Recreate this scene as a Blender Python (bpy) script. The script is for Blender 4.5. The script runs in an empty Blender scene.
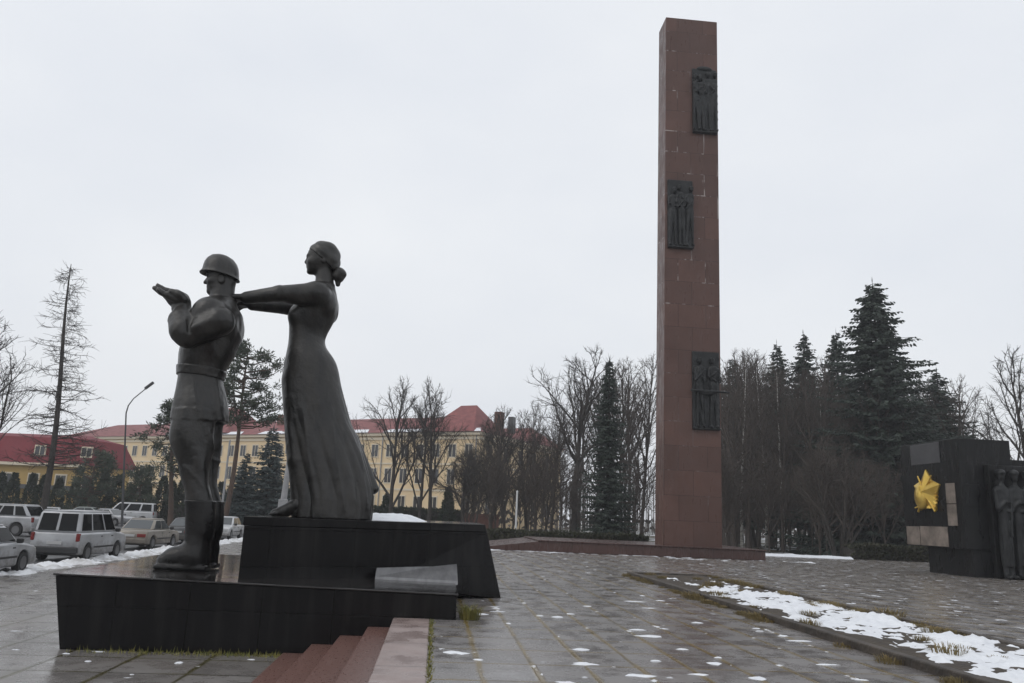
import bpy, bmesh, math, random
import numpy as np
from math import pi, sin, cos, tan, atan, radians, sqrt
from mathutils import Matrix, Vector, noise

S = bpy.context.scene
C = S.collection

# ------------------------------------------------------------------ camera
FPX = 781.0
PITCH = atan(174.5 / FPX); ROLL = radians(2.5); YAW = radians(4.96)
cam = bpy.data.cameras.new("camera"); camo = bpy.data.objects.new("camera", cam); C.objects.link(camo)
cam.sensor_width = 36.0; cam.lens = 36.0 * FPX / 1024.0
cam.clip_start = 0.1; cam.clip_end = 6000
camo.matrix_world = (Matrix.Translation((0, 0, 1.65)) @ Matrix.Rotation(-YAW, 4, 'Z')
                     @ Matrix.Rotation(pi / 2 + PITCH, 4, 'X') @ Matrix.Rotation(ROLL, 4, 'Z'))
S.camera = camo

# ------------------------------------------------------------------ sky and sun (overcast)
SUN_EL, SUN_ROT = radians(48), radians(-115)
W = bpy.data.worlds.new("World"); S.world = W; W.use_nodes = True
nt = W.node_tree; nt.nodes.clear()
def wn(t, **k):
    n = nt.nodes.new(t)
    for a, b in k.items(): setattr(n, a, b)
    return n
wo = wn('ShaderNodeOutputWorld'); bg = wn('ShaderNodeBackground')
sky = wn('ShaderNodeTexSky', sky_type='NISHITA', sun_disc=False, sun_elevation=SUN_EL, sun_rotation=SUN_ROT)
sky.air_density = 1.5; sky.dust_density = 6.0
tc = wn('ShaderNodeTexCoord'); mp = wn('ShaderNodeMapping'); mp.inputs['Scale'].default_value = (1.6, 1.6, 3.2)
nz = wn('ShaderNodeTexNoise'); nz.inputs['Scale'].default_value = 1.3; nz.inputs['Detail'].default_value = 5; nz.inputs['Roughness'].default_value = .45
cr = wn('ShaderNodeValToRGB')
cr.color_ramp.elements[0].position = .3; cr.color_ramp.elements[0].color = (7.85, 8.2, 8.8, 1)
cr.color_ramp.elements[1].position = .72; cr.color_ramp.elements[1].color = (9.15, 9.35, 9.6, 1)
mx = wn('ShaderNodeMix', data_type='RGBA'); mx.inputs['Factor'].default_value = .93
nt.links.new(tc.outputs['Generated'], mp.inputs['Vector']); nt.links.new(mp.outputs['Vector'], nz.inputs['Vector'])
nt.links.new(nz.outputs['Fac'], cr.inputs['Fac'])
nt.links.new(sky.outputs['Color'], mx.inputs[6]); nt.links.new(cr.outputs['Color'], mx.inputs[7])
nt.links.new(mx.outputs[2], bg.inputs['Color']); bg.inputs['Strength'].default_value = .104
nt.links.new(bg.outputs['Background'], wo.inputs['Surface'])
sl = bpy.data.lights.new("sun", 'SUN'); sl.energy = .5; sl.angle = radians(40); sl.color = (1, .98, .95)
slo = bpy.data.objects.new("sun", sl); C.objects.link(slo)
slo.rotation_euler = (radians(90) - SUN_EL, 0, pi - SUN_ROT)
S.view_settings.view_transform = 'Standard'; S.view_settings.look = 'None'
S.view_settings.exposure = 0.0; S.view_settings.gamma = 1.0; S.view_settings.use_curve_mapping = False
S.render.engine = 'CYCLES'
S.cycles.max_bounces = 5; S.cycles.diffuse_bounces = 2; S.cycles.glossy_bounces = 3
S.cycles.transparent_max_bounces = 4

rng = random.Random(7)

# ------------------------------------------------------------------ materials
def mat(name, col, rough=.6, col2=None, scale=3.0, lo=.35, hi=.65, bump=0, bscale=20, metal=0, spec=.5,
        streak=None, detail=6, coat=0, rough2=None):
    m = bpy.data.materials.new(name); m.use_nodes = True
    t = m.node_tree; b = t.nodes['Principled BSDF']
    b.inputs['Roughness'].default_value = rough; b.inputs['Metallic'].default_value = metal
    b.inputs['Specular IOR Level'].default_value = spec
    b.inputs['Coat Weight'].default_value = coat; b.inputs['Coat Roughness'].default_value = .06
    b.inputs['Base Color'].default_value = (*col, 1)
    co = t.nodes.new('ShaderNodeTexCoord')
    vec = co.outputs['Object']
    if streak:
        mpn = t.nodes.new('ShaderNodeMapping'); mpn.inputs['Scale'].default_value = streak
        t.links.new(vec, mpn.inputs['Vector']); vec2 = mpn.outputs['Vector']
    else: vec2 = vec
    if col2 is not None:
        n = t.nodes.new('ShaderNodeTexNoise'); n.inputs['Scale'].default_value = scale; n.inputs['Detail'].default_value = detail
        n.inputs['Roughness'].default_value = .6
        t.links.new(vec2, n.inputs['Vector'])
        r = t.nodes.new('ShaderNodeValToRGB')
        r.color_ramp.elements[0].position = lo; r.color_ramp.elements[0].color = (*col, 1)
        r.color_ramp.elements[1].position = hi; r.color_ramp.elements[1].color = (*col2, 1)
        t.links.new(n.outputs['Fac'], r.inputs['Fac']); t.links.new(r.outputs['Color'], b.inputs['Base Color'])
        if rough2 is not None:
            q = t.nodes.new('ShaderNodeMapRange'); q.inputs['From Min'].default_value = lo; q.inputs['From Max'].default_value = hi
            q.inputs['To Min'].default_value = rough; q.inputs['To Max'].default_value = rough2
            t.links.new(n.outputs['Fac'], q.inputs['Value']); t.links.new(q.outputs['Result'], b.inputs['Roughness'])
    if bump:
        n2 = t.nodes.new('ShaderNodeTexNoise'); n2.inputs['Scale'].default_value = bscale; n2.inputs['Detail'].default_value = 4
        t.links.new(vec, n2.inputs['Vector'])
        bp = t.nodes.new('ShaderNodeBump'); bp.inputs['Strength'].default_value = bump; bp.inputs['Distance'].default_value = .05
        t.links.new(n2.outputs['Fac'], bp.inputs['Height']); t.links.new(bp.outputs['Normal'], b.inputs['Normal'])
    return m

class NB:
    """small node helper for the bigger ground / cladding materials"""
    def __init__(s, name):
        s.m = bpy.data.materials.new(name); s.m.use_nodes = True; s.t = s.m.node_tree; s.b = s.t.nodes['Principled BSDF']
        s.co = s.t.nodes.new('ShaderNodeTexCoord').outputs['Object']
    def n(s, ty, **k):
        q = s.t.nodes.new(ty)
        for a, v in k.items():
            if hasattr(q, a): setattr(q, a, v)
            else: q.inputs[a.replace('_', ' ')].default_value = v
        return q
    def l(s, a, b): s.t.links.new(a, b)
    def noise(s, scale, detail=5, rough=.55, vec=None, stretch=None):
        v = vec or s.co
        if stretch:
            mp = s.n('ShaderNodeMapping'); mp.inputs['Scale'].default_value = stretch; s.l(v, mp.inputs['Vector']); v = mp.outputs['Vector']
        q = s.n('ShaderNodeTexNoise'); q.inputs['Scale'].default_value = scale; q.inputs['Detail'].default_value = detail; q.inputs['Roughness'].default_value = rough
        s.l(v, q.inputs['Vector']); return q.outputs['Fac']
    def rng(s, v, a, b, c=0., d=1.):
        q = s.n('ShaderNodeMapRange'); q.inputs['From Min'].default_value = a; q.inputs['From Max'].default_value = b
        q.inputs['To Min'].default_value = c; q.inputs['To Max'].default_value = d; s.l(v, q.inputs['Value']); return q.outputs['Result']
    def mix(s, f, a, b):
        q = s.n('ShaderNodeMix', data_type='RGBA')
        for k, v in ((0, f), (6, a), (7, b)):
            if isinstance(v, (tuple, float)): q.inputs[k].default_value = v if isinstance(v, float) else (*v, 1)
            else: s.l(v, q.inputs[k])
        return q.outputs[2]
    def math(s, op, a, b):
        q = s.n('ShaderNodeMath', operation=op)
        for k, v in ((0, a), (1, b)):
            if isinstance(v, (int, float)): q.inputs[k].default_value = v
            else: s.l(v, q.inputs[k])
        return q.outputs[0]

def paving_mat(name, bw, bh, base, base2, moss, snow_amt, wet=.5):
    s = NB(name)
    d1 = s.n('ShaderNodeTexNoise'); d1.inputs['Scale'].default_value = 1.3; s.l(s.co, d1.inputs['Vector'])
    ad = s.n('ShaderNodeVectorMath', operation='SCALE'); ad.inputs['Scale'].default_value = .05; s.l(d1.outputs['Color'], ad.inputs[0])
    av = s.n('ShaderNodeVectorMath', operation='ADD'); s.l(s.co, av.inputs[0]); s.l(ad.outputs[0], av.inputs[1])
    br = s.n('ShaderNodeTexBrick'); br.offset = 0.0; br.squash = 1.0; br.offset_frequency = 2
    br.inputs['Scale'].default_value = 1.0; br.inputs['Brick Width'].default_value = bw; br.inputs['Row Height'].default_value = bh
    br.inputs['Mortar Size'].default_value = .026; br.inputs['Mortar Smooth'].default_value = .5; br.inputs['Bias'].default_value = 0
    br.inputs['Color1'].default_value = (*base, 1); br.inputs['Color2'].default_value = (*base2, 1)
    s.l(av.outputs[0], br.inputs['Vector'])
    br2 = s.n('ShaderNodeTexBrick'); br2.offset = 0.0; br2.squash = 1.0
    br2.inputs['Scale'].default_value = 1.0; br2.inputs['Brick Width'].default_value = bw; br2.inputs['Row Height'].default_value = bh
    br2.inputs['Mortar Size'].default_value = .085; br2.inputs['Mortar Smooth'].default_value = 1.0
    s.l(av.outputs[0], br2.inputs['Vector'])
    fine = s.noise(9, 8, .7); big = s.noise(.55, 4); med = s.noise(2.2, 6, .62)
    col = s.mix(s.rng(fine, .3, .75, 0, .35), br.outputs['Color'], tuple(c * .66 for c in base))
    col = s.mix(s.rng(big, .52, .72, 0, .35), col, (base[0] * 1.0, base[1] * .82, base[2] * .66))     # rusty stained areas
    wetm = s.rng(med, .40, .66)
    col = s.mix(s.math('MULTIPLY', wetm, wet * .38), col, tuple(c * .60 for c in base))
    mossm = s.math('MULTIPLY', br.outputs['Fac'], s.rng(s.noise(1.1, 5), .32, .50))
    spj = s.n('ShaderNodeSeparateXYZ'); s.l(av.outputs[0], spj.inputs[0])
    fx = s.math('ABSOLUTE', s.math('SUBTRACT', s.math('FRACT', s.math('ADD', s.math('MULTIPLY', spj.outputs['X'], 1 / bw), .5), 0), .5), 0)
    seam = s.rng(fx, .020 / bw, .055 / bw, 1, 0)
    mossw = s.math('MULTIPLY', seam, s.rng(s.noise(1.4, 6, .7), .38, .54, 0, .95))
    mossw = s.math('MAXIMUM', mossw, s.math('MULTIPLY', br2.outputs['Fac'], s.rng(s.noise(1.6, 6, .7), .54, .66, 0, .9)))
    col = s.mix(br.outputs['Fac'], col, (.018, .016, .014))
    col = s.mix(s.math('MAXIMUM', mossm, mossw), col, moss)
    # thin old snow, mostly caught along the joints
    sn = s.noise(2.1, 7, .62, stretch=(1.0, 1.0, 1)); joint = s.rng(br2.outputs['Fac'], 0, 1, 0, .07)
    spx = s.n('ShaderNodeSeparateXYZ'); s.l(s.co, spx.inputs[0])
    less_trodden = s.math('MULTIPLY', s.math('MAXIMUM', s.rng(spx.outputs['X'], 7.5, 10.5), s.rng(spx.outputs['Y'], 24, 36)), .034)
    sm = s.rng(s.math('ADD', s.math('ADD', sn, joint), less_trodden), snow_amt, snow_amt + .035)
    col = s.mix(sm, col, (.72, .74, .78))
    s.l(col, s.b.inputs['Base Color'])
    rg = s.mix(wetm, (.36, .36, .36), (.12, .12, .12)); rg = s.mix(sm, rg, (.8, .8, .8)); s.l(rg, s.b.inputs['Roughness'])
    hgt = s.math('SUBTRACT', s.math('MULTIPLY', fine, .25), s.math('MULTIPLY', br.outputs['Fac'], .8))
    hgt = s.math('ADD', hgt, s.math('MULTIPLY', sm, 1.2)); hgt = s.math('ADD', hgt, s.math('MULTIPLY', mossw, .7))
    bp = s.n('ShaderNodeBump'); bp.inputs['Strength'].default_value = .28; bp.inputs['Distance'].default_value = .012
    s.l(hgt, bp.inputs['Height']); s.l(bp.outputs['Normal'], s.b.inputs['Normal'])
    return s.m

def clad_mat(name, base, base2, bw, bh, rough, joint, streaks=None, dirt=None, offset=.5, spec=.5, swap='XZ'):
    """granite slabs on a vertical face: x,z mapped to the brick texture"""
    s = NB(name)
    sp = s.n('ShaderNodeSeparateXYZ'); s.l(s.co, sp.inputs[0]); cb = s.n('ShaderNodeCombineXYZ')
    s.l(s.math('ADD', sp.outputs['X'], sp.outputs['Y']), cb.inputs['X']); s.l(sp.outputs['Z'], cb.inputs['Y'])
    br = s.n('ShaderNodeTexBrick'); br.offset = offset; br.squash = 1.0
    br.inputs['Scale'].default_value = 1.0; br.inputs['Brick Width'].default_value = bw; br.inputs['Row Height'].default_value = bh
    br.inputs['Mortar Size'].default_value = .012; br.inputs['Mortar Smooth'].default_value = .2
    br.inputs['Color1'].default_value = (*base, 1); br.inputs['Color2'].default_value = (*base2, 1)
    s.l(cb.outputs[0], br.inputs['Vector'])
    sp1 = s.noise(60, 3, .7); col = s.mix(s.rng(sp1, .35, .7, 0, .5), br.outputs['Color'], tuple(c * .55 for c in base))
    big = s.noise(.8, 5); col = s.mix(s.rng(big, .4, .7, 0, .45), col, tuple(c * .62 for c in base))
    col = s.mix(br.outputs['Fac'], col, joint)
    if streaks:
        w = s.noise(1.0, 6, .6, stretch=(3.2, 3.2, .22)); pt = s.noise(.9, 4, .6)
        br2 = s.n('ShaderNodeTexBrick'); br2.offset = offset; br2.squash = 1.0
        br2.inputs['Scale'].default_value = 1.0; br2.inputs['Brick Width'].default_value = bw; br2.inputs['Row Height'].default_value = bh
        br2.inputs['Mortar Size'].default_value = .045; br2.inputs['Mortar Smooth'].default_value = 1.0; s.l(cb.outputs[0], br2.inputs['Vector'])
        f = s.math('MULTIPLY', br2.outputs['Fac'], s.rng(w, .50, .62)); f = s.math('MULTIPLY', f, s.rng(pt, .47, .56))
        f = s.math('MAXIMUM', f, s.math('MULTIPLY', s.rng(w, .66, .74, 0, .6), s.rng(pt, .5, .6)))
        f = s.math('MULTIPLY', f, s.rng(sp.outputs['Z'], 6, 15, .25, 1)); col = s.mix(f, col, streaks)
    if dirt:
        w2 = s.noise(1.3, 6, .6, stretch=(2.5, 2.5, .3)); col = s.mix(s.rng(w2, .48, .72, 0, .7), col, dirt)
    s.l(col, s.b.inputs['Base Color']); s.b.inputs['Specular IOR Level'].default_value = spec
    s.l(s.rng(s.noise(3.0, 6, .6, stretch=(2, 2, .4)), .35, .65, rough * .6, rough * 1.5), s.b.inputs['Roughness'])
    bp = s.n('ShaderNodeBump'); bp.inputs['Strength'].default_value = .35; bp.inputs['Distance'].default_value = .01
    s.l(s.math('SUBTRACT', s.math('MULTIPLY', s.noise(5, 4), .5), br.outputs['Fac']), bp.inputs['Height']); s.l(bp.outputs['Normal'], s.b.inputs['Normal'])
    return s.m

M = {}
M['paving'] = paving_mat('paving', .62, .95, (.152, .140, .136), (.215, .200, .194), (.155, .108, .036), .672, .7)
M['lower_paving'] = paving_mat('lower_paving', 1.05, 1.05, (.165, .152, .143), (.215, .200, .190), (.065, .056, .022), .70, .8)
M['asphalt'] = mat('asphalt', (.045, .045, .047), .35, (.085, .085, .088), .9, bump=.2, bscale=30, rough2=.7)
def grass_ground():
    s = NB('winter_grass')
    col = s.mix(s.rng(s.noise(.7, 6), .4, .62), (.042, .045, .022), (.085, .066, .036))
    sn = s.rng(s.noise(.22, 8, .62), .52, .57)
    col = s.mix(sn, col, (.70, .72, .76)); s.l(col, s.b.inputs['Base Color']); s.b.inputs['Roughness'].default_value = .9
    bp = s.n('ShaderNodeBump'); bp.inputs['Strength'].default_value = .6; bp.inputs['Distance'].default_value = .05; s.l(s.noise(14, 5, .7), bp.inputs['Height'])
    s.l(bp.outputs['Normal'], s.b.inputs['Normal']); return s.m
M['grass_ground'] = grass_ground()
M['red_stone'] = clad_mat('red_granite_cladding', (.104, .056, .045), (.146, .076, .060), 1.55, 1.28, .42, (.045, .024, .020), streaks=(.42, .38, .36), spec=.3)
M['red_base'] = clad_mat('red_granite_base', (.062, .026, .020), (.080, .034, .026), 1.2, .9, .3, (.03, .015, .013))
M['black_stone'] = clad_mat('black_granite', (.006, .0055, .006), (.0085, .008, .0085), 1.1, .62, .13, (.0025, .0025, .0025), dirt=(.019, .018, .0175), offset=0., spec=.16)
M['black_top'] = mat('black_granite_top', (.013, .012, .012), .05, (.024, .022, .021), 2.2, bump=.02, bscale=6, rough2=.14)
M['wall_black'] = clad_mat('dark_wall_slabs', (.0075, .0075, .008), (.0105, .0105, .011), 1.15, .95, .35, (.004, .004, .004), dirt=(.015, .0145, .014), offset=0., spec=.2)
M['grey_slab'] = mat('wet_grey_slab', (.15, .15, .154), .16, (.22, .22, .226), 2.0, streak=(3, .8, .8), lo=.35, hi=.65, rough2=.25)
M['wall_grey'] = mat('grey_slab', (.040, .040, .043), .4, (.062, .062, .066), 2)
M['beige'] = mat('bare_backing', (.11, .09, .075), .8, (.24, .20, .17), 1.6, bump=.4, bscale=6)
M['bronze'] = mat('dark_bronze', (.0075, .0070, .0063), .28, (.032, .0295, .0265), 2.2, bump=.5, bscale=5, spec=.5, streak=(1.8, 1.8, .55), lo=.40, hi=.70, rough2=.55)
M['bronze_boot'] = mat('wet_dark_bronze', (.007, .0068, .007), .24, (.017, .016, .0155), 2.2, bump=.25, bscale=7, spec=.3)
M['relief'] = mat('relief_bronze', (.007, .0078, .0085), .45, (.022, .0235, .0245), 2.2, bump=.3, bscale=6, spec=.3)
M['gold'] = mat('gold_leaf', (.62, .40, .07), .34, (.74, .52, .13), 2.5, metal=.75, bump=.15, bscale=8)
M['step_red'] = mat('wet_red_granite', (.125, .062, .050), .18, (.185, .105, .09), 22, bump=.1, bscale=60, rough2=.45, lo=.2, hi=.8)
def kerb_stone_mat():
    s = NB('pink_granite')
    sp = s.n('ShaderNodeSeparateXYZ'); s.l(s.co, sp.inputs[0])
    fr = s.math('FRACT', s.math('MULTIPLY', sp.outputs['Y'], 1 / 1.55), 0)
    j = s.rng(s.math('ABSOLUTE', s.math('SUBTRACT', fr, .5), 0), .492, .497)
    col = s.mix(s.rng(s.noise(2.0, 6, .62), .35, .66), (.335, .268, .25), (.265, .205, .19)); col = s.mix(s.rng(s.noise(70, 2), .4, .65, 0, .35), col, (.14, .09, .08))
    col = s.mix(j, col, (.05, .04, .035)); s.l(col, s.b.inputs['Base Color'])
    s.l(s.rng(s.noise(1.6, 5), .4, .6, .2, .5), s.b.inputs['Roughness']); return s.m
M['step_pink'] = kerb_stone_mat()
M['snow'] = mat('old_snow', (.70, .72, .76), .6, (.80, .82, .85), 4, bump=.5, bscale=9)
M['dirty_snow'] = mat('dirty_snow', (.42, .41, .40), .65, (.74, .75, .77), 1.4, bump=.8, bscale=7, lo=.36, hi=.55)
M['soil'] = mat('wet_soil', (.030, .022, .016), .8, (.062, .046, .03), 3, bump=.8, bscale=14)
M['kerb'] = mat('old_concrete_kerb', (.032, .026, .021), .7, (.075, .060, .047), 2.5, bump=.5, bscale=15)
M['straw'] = mat('dry_grass', (.15, .12, .05), .8, (.22, .16, .065), 1.5)
M['moss_grass'] = mat('green_grass_tuft', (.10, .11, .022), .8, (.19, .16, .04), 4)
M['bark'] = mat('dark_bark', (.034, .029, .026), .9, (.06, .052, .046), 6, bump=.6, bscale=25)
M['bark_brown'] = mat('brown_bark', (.050, .040, .034), .9, (.078, .062, .052), 4)
M['bark_pine'] = mat('pine_bark', (.10, .062, .042), .9, (.065, .048, .040), 2)
M['bark_birch'] = mat('birch_bark', (.40, .385, .36), .7, (.08, .075, .07), 2.2, streak=(1, 1, 3), lo=.45, hi=.66)
M['spruce'] = mat('spruce_needles', (.016, .026, .020), .7, (.036, .052, .036), 1.2)
M['blue_spruce'] = mat('blue_spruce_needles', (.034, .050, .050), .7, (.060, .080, .076), 1.2)
M['pine'] = mat('pine_needles', (.030, .045, .028), .7, (.060, .075, .042), 1.5)
M['thuja'] = mat('thuja_leaves', (.018, .030, .014), .7, (.040, .052, .026), 1.4)
M['hedge'] = mat('hedge_leaves', (.026, .032, .016), .8, (.058, .054, .030), 1.2)
M['yellow'] = mat('yellow_render', (.68, .52, .31), .85, (.74, .58, .37), .25)
M['yellow2'] = mat('warm_yellow_render', (.50, .34, .12), .85, (.43, .29, .11), .3)
M['cream'] = mat('cream_trim', (.66, .58, .45), .8)
M['roof'] = mat('red_metal_roof', (.15, .042, .042), .65, (.26, .085, .08), .9, spec=.3, lo=.3, hi=.7)
M['roof_bright'] = mat('crimson_metal_roof', (.150, .018, .026), .7, (.185, .026, .034), .5, spec=.25)
M['glass'] = mat('dark_window_glass', (.035, .038, .042), .12, spec=.6)
M['white'] = mat('white_paint', (.62, .62, .62), .5)
M['brick'] = mat('dull_red_brick', (.13, .055, .042), .9, (.17, .08, .06), 3)
M['pole'] = mat('galvanised_pole', (.24, .245, .25), .5, (.32, .32, .33), 3)
M['darkpole'] = mat('dark_painted_pole', (.06, .062, .065), .5)
M['tyre'] = mat('tyre_rubber', (.016, .016, .016), .8)
M['rim'] = mat('alloy_rim', (.16, .16, .165), .4, metal=.7)
M['plastic'] = mat('black_plastic', (.022, .022, .023), .5)
M['carglass'] = mat('tinted_glass', (.005, .006, .007), .04, spec=.18)
M['carglass_pale'] = mat('sky_lit_glass', (.04, .047, .05), .05, spec=.8, coat=.3)
M['tail'] = mat('red_lens', (.16, .012, .010), .2)
M['lens'] = mat('clear_lens', (.5, .5, .5), .1)
M['plate'] = mat('plate_white', (.42, .42, .42), .5)
def paint(n, c, c2):
    s = NB(n); sp = s.n('ShaderNodeSeparateXYZ'); s.l(s.co, sp.inputs[0])
    col = s.mix(s.rng(s.noise(1.2, 5), .35, .65), c, c2)
    h = s.math('ADD', sp.outputs['Z'], s.rng(s.noise(4, 6, .7), .3, .7, -.22, .22))       # road dirt splashed up the sills
    dm = s.rng(h, .25, .75, .75, 0); col = s.mix(dm, col, (.085, .075, .066)); s.l(col, s.b.inputs['Base Color'])
    s.l(s.rng(dm, 0, .7, .28, .75), s.b.inputs['Roughness']); s.b.inputs['Metallic'].default_value = .1
    s.b.inputs['Coat Weight'].default_value = .4; s.b.inputs['Coat Roughness'].default_value = .08
    return s.m
M['p_silver'] = paint('silver_paint', (.42, .43, .45), (.30, .305, .315))
M['p_white'] = paint('white_car_paint', (.62, .63, .65), (.54, .545, .55))
M['p_beige'] = paint('dirty_beige_paint', (.25, .225, .19), (.19, .165, .135))
M['p_black'] = paint('black_car_paint', (.02, .021, .024), (.03, .031, .034))
M['p_green'] = paint('grey_green_paint', (.24, .27, .255), (.20, .225, .21))

# ------------------------------------------------------------------ object helpers
def tag(o, label=None, cat=None, group=None, kind=None):
    if label: o['label'] = label
    if cat: o['category'] = cat
    if group: o['group'] = group
    if kind: o['kind'] = kind
    return o
def thing(name, label, cat, loc=(0, 0, 0), rz=0, group=None):
    o = bpy.data.objects.new(name, None); C.objects.link(o); o.empty_display_size = .2
    o.location = loc; o.rotation_euler = (0, 0, rz)
    return tag(o, label, cat, group)
def link(name, me, m, parent=None):
    o = bpy.data.objects.new(name, me); C.objects.link(o)
    if m is not None:
        for q in (m if isinstance(m, (list, tuple)) else [m]): me.materials.append(q)
    if parent is not None: o.parent = parent
    return o
def smooth(o):
    o.data.polygons.foreach_set('use_smooth', [True] * len(o.data.polygons)); return o
def bev(o, w=.02, n=2):
    b = o.modifiers.new('bevel', 'BEVEL'); b.width = w; b.segments = n; b.limit_method = 'ANGLE'; b.angle_limit = radians(35); return o
def children(o): return [c for c in o.children]
def copy_tree(o, parent=None):
    c = o.copy(); C.objects.link(c)
    if parent is not None: c.parent = parent
    for ch in list(o.children): copy_tree(ch, c)
    return c

class MB:
    def __init__(s): s.v = []; s.f = []
    def add(s, vs, fs):
        o = len(s.v); s.v += [tuple(map(float, p)) for p in vs]; s.f += [tuple(i + o for i in f) for f in fs]; return s
    def box(s, x0, x1, y0, y1, z0, z1):
        return s.add([(x, y, z) for z in (z0, z1) for y in (y0, y1) for x in (x0, x1)],
                     [(0, 2, 3, 1), (4, 5, 7, 6), (0, 1, 5, 4), (2, 6, 7, 3), (0, 4, 6, 2), (1, 3, 7, 5)])
    def prism(s, bot, top):
        n = len(bot); return s.add(list(bot) + list(top), [tuple(range(n - 1, -1, -1)), tuple(range(n, 2 * n))] + [(i, (i + 1) % n, n + (i + 1) % n, n + i) for i in range(n)])
    def extr(s, prof, a0, a1, axis='x'):
        """closed profile of (u,v): extruded along x (u=y,v=z), y (u=x,v=z)"""
        f = {'x': lambda a, u, v: (a, u, v), 'y': lambda a, u, v: (u, a, v)}[axis]
        return s.prism([f(a0, *p) for p in prof], [f(a1, *p) for p in prof])
    def tube(s, pts, rad, n=6, cap=True):
        pts = np.asarray(pts, float); k = len(pts)
        if np.isscalar(rad): rad = [rad] * k
        d = np.gradient(pts, axis=0); d /= np.linalg.norm(d, axis=1)[:, None] + 1e-9
        ref = np.array([0, 0, 1.]) if abs(d[0][2]) < .9 else np.array([1., 0, 0])
        ang = np.arange(n) * 2 * pi / n; vs = []
        for i in range(k):
            a = np.cross(d[i], ref); a /= np.linalg.norm(a) + 1e-9; b = np.cross(d[i], a)
            ring = pts[i] + rad[i] * (np.cos(ang)[:, None] * a + np.sin(ang)[:, None] * b); vs += ring.tolist()
        fs = [(i * n + j, i * n + (j + 1) % n, (i + 1) * n + (j + 1) % n, (i + 1) * n + j) for i in range(k - 1) for j in range(n)]
        if cap: fs += [tuple(range(n - 1, -1, -1)), tuple(range((k - 1) * n, k * n))]
        return s.add(vs, fs)
    def disc(s, c, r, x0, x1, n=20):   # wheel-like cylinder along x
        p0 = [(x0, c[0] + r * cos(2 * pi * i / n), c[1] + r * sin(2 * pi * i / n)) for i in range(n)]
        p1 = [(x1, q[1], q[2]) for q in p0]
        return s.prism(p0, p1)
    def mesh(s, name):
        me = bpy.data.meshes.new(name); me.from_pydata(s.v, [], s.f); me.update()
        bm = bmesh.new(); bm.from_mesh(me); bmesh.ops.recalc_face_normals(bm, faces=bm.faces); bm.to_mesh(me); bm.free(); return me
    def raw(s, name):
        me = bpy.data.meshes.new(name); me.from_pydata(s.v, [], s.f); me.update(); return me
    def build(s, name, m, parent=None): return link(name, s.mesh(name), m, parent)

# ------------------------------------------------------------------ signed-distance sculpting
def surface_nets(val, lo, h):
    nx, ny, nz = val.shape; sg = val < 0
    cells = np.zeros((nx - 1, ny - 1, nz - 1), np.int8)
    for a in (0, 1):
        for b in (0, 1):
            for c in (0, 1): cells += sg[a:nx - 1 + a, b:ny - 1 + b, c:nz - 1 + c]
    act = (cells > 0) & (cells < 8); I = np.argwhere(act); idx = np.full(act.shape, -1, np.int64); idx[act] = np.arange(len(I))
    acc = np.zeros((len(I), 3)); cnt = np.zeros(len(I))
    cor = [(a, b, c) for a in (0, 1) for b in (0, 1) for c in (0, 1)]
    for p in cor:
        for ax in range(3):
            if p[ax] == 0:
                q = list(p); q[ax] = 1
                v0 = val[I[:, 0] + p[0], I[:, 1] + p[1], I[:, 2] + p[2]]; v1 = val[I[:, 0] + q[0], I[:, 1] + q[1], I[:, 2] + q[2]]
                m = (v0 < 0) != (v1 < 0); t = np.where(m, v0 / np.where(m, v0 - v1, 1), 0)
                pos = np.tile(np.array(p, float), (len(I), 1)); pos[:, ax] += t
                acc[m] += pos[m]; cnt[m] += 1
    V = (I + acc / cnt[:, None]) * h + np.array(lo)
    F = []
    for ax in range(3):
        o1, o2 = [(1, 2), (2, 0), (0, 1)][ax]
        s0 = np.take(sg, range(0, val.shape[ax] - 1), ax); s1 = np.take(sg, range(1, val.shape[ax]), ax)
        E = np.argwhere(s0 != s1)
        E = E[(E[:, o1] > 0) & (E[:, o2] > 0) & (E[:, o1] < val.shape[o1] - 1) & (E[:, o2] < val.shape[o2] - 1)]
        if not len(E): continue
        def cid(d1, d2):
            q = E.copy(); q[:, o1] -= d1; q[:, o2] -= d2; return idx[q[:, 0], q[:, 1], q[:, 2]]
        quad = np.stack([cid(1, 1), cid(0, 1), cid(0, 0), cid(1, 0)], 1)
        inside = s0[E[:, 0], E[:, 1], E[:, 2]]
        quad[~inside] = quad[~inside][:, ::-1]; F.append(quad)
    return V, np.concatenate(F)
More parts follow.
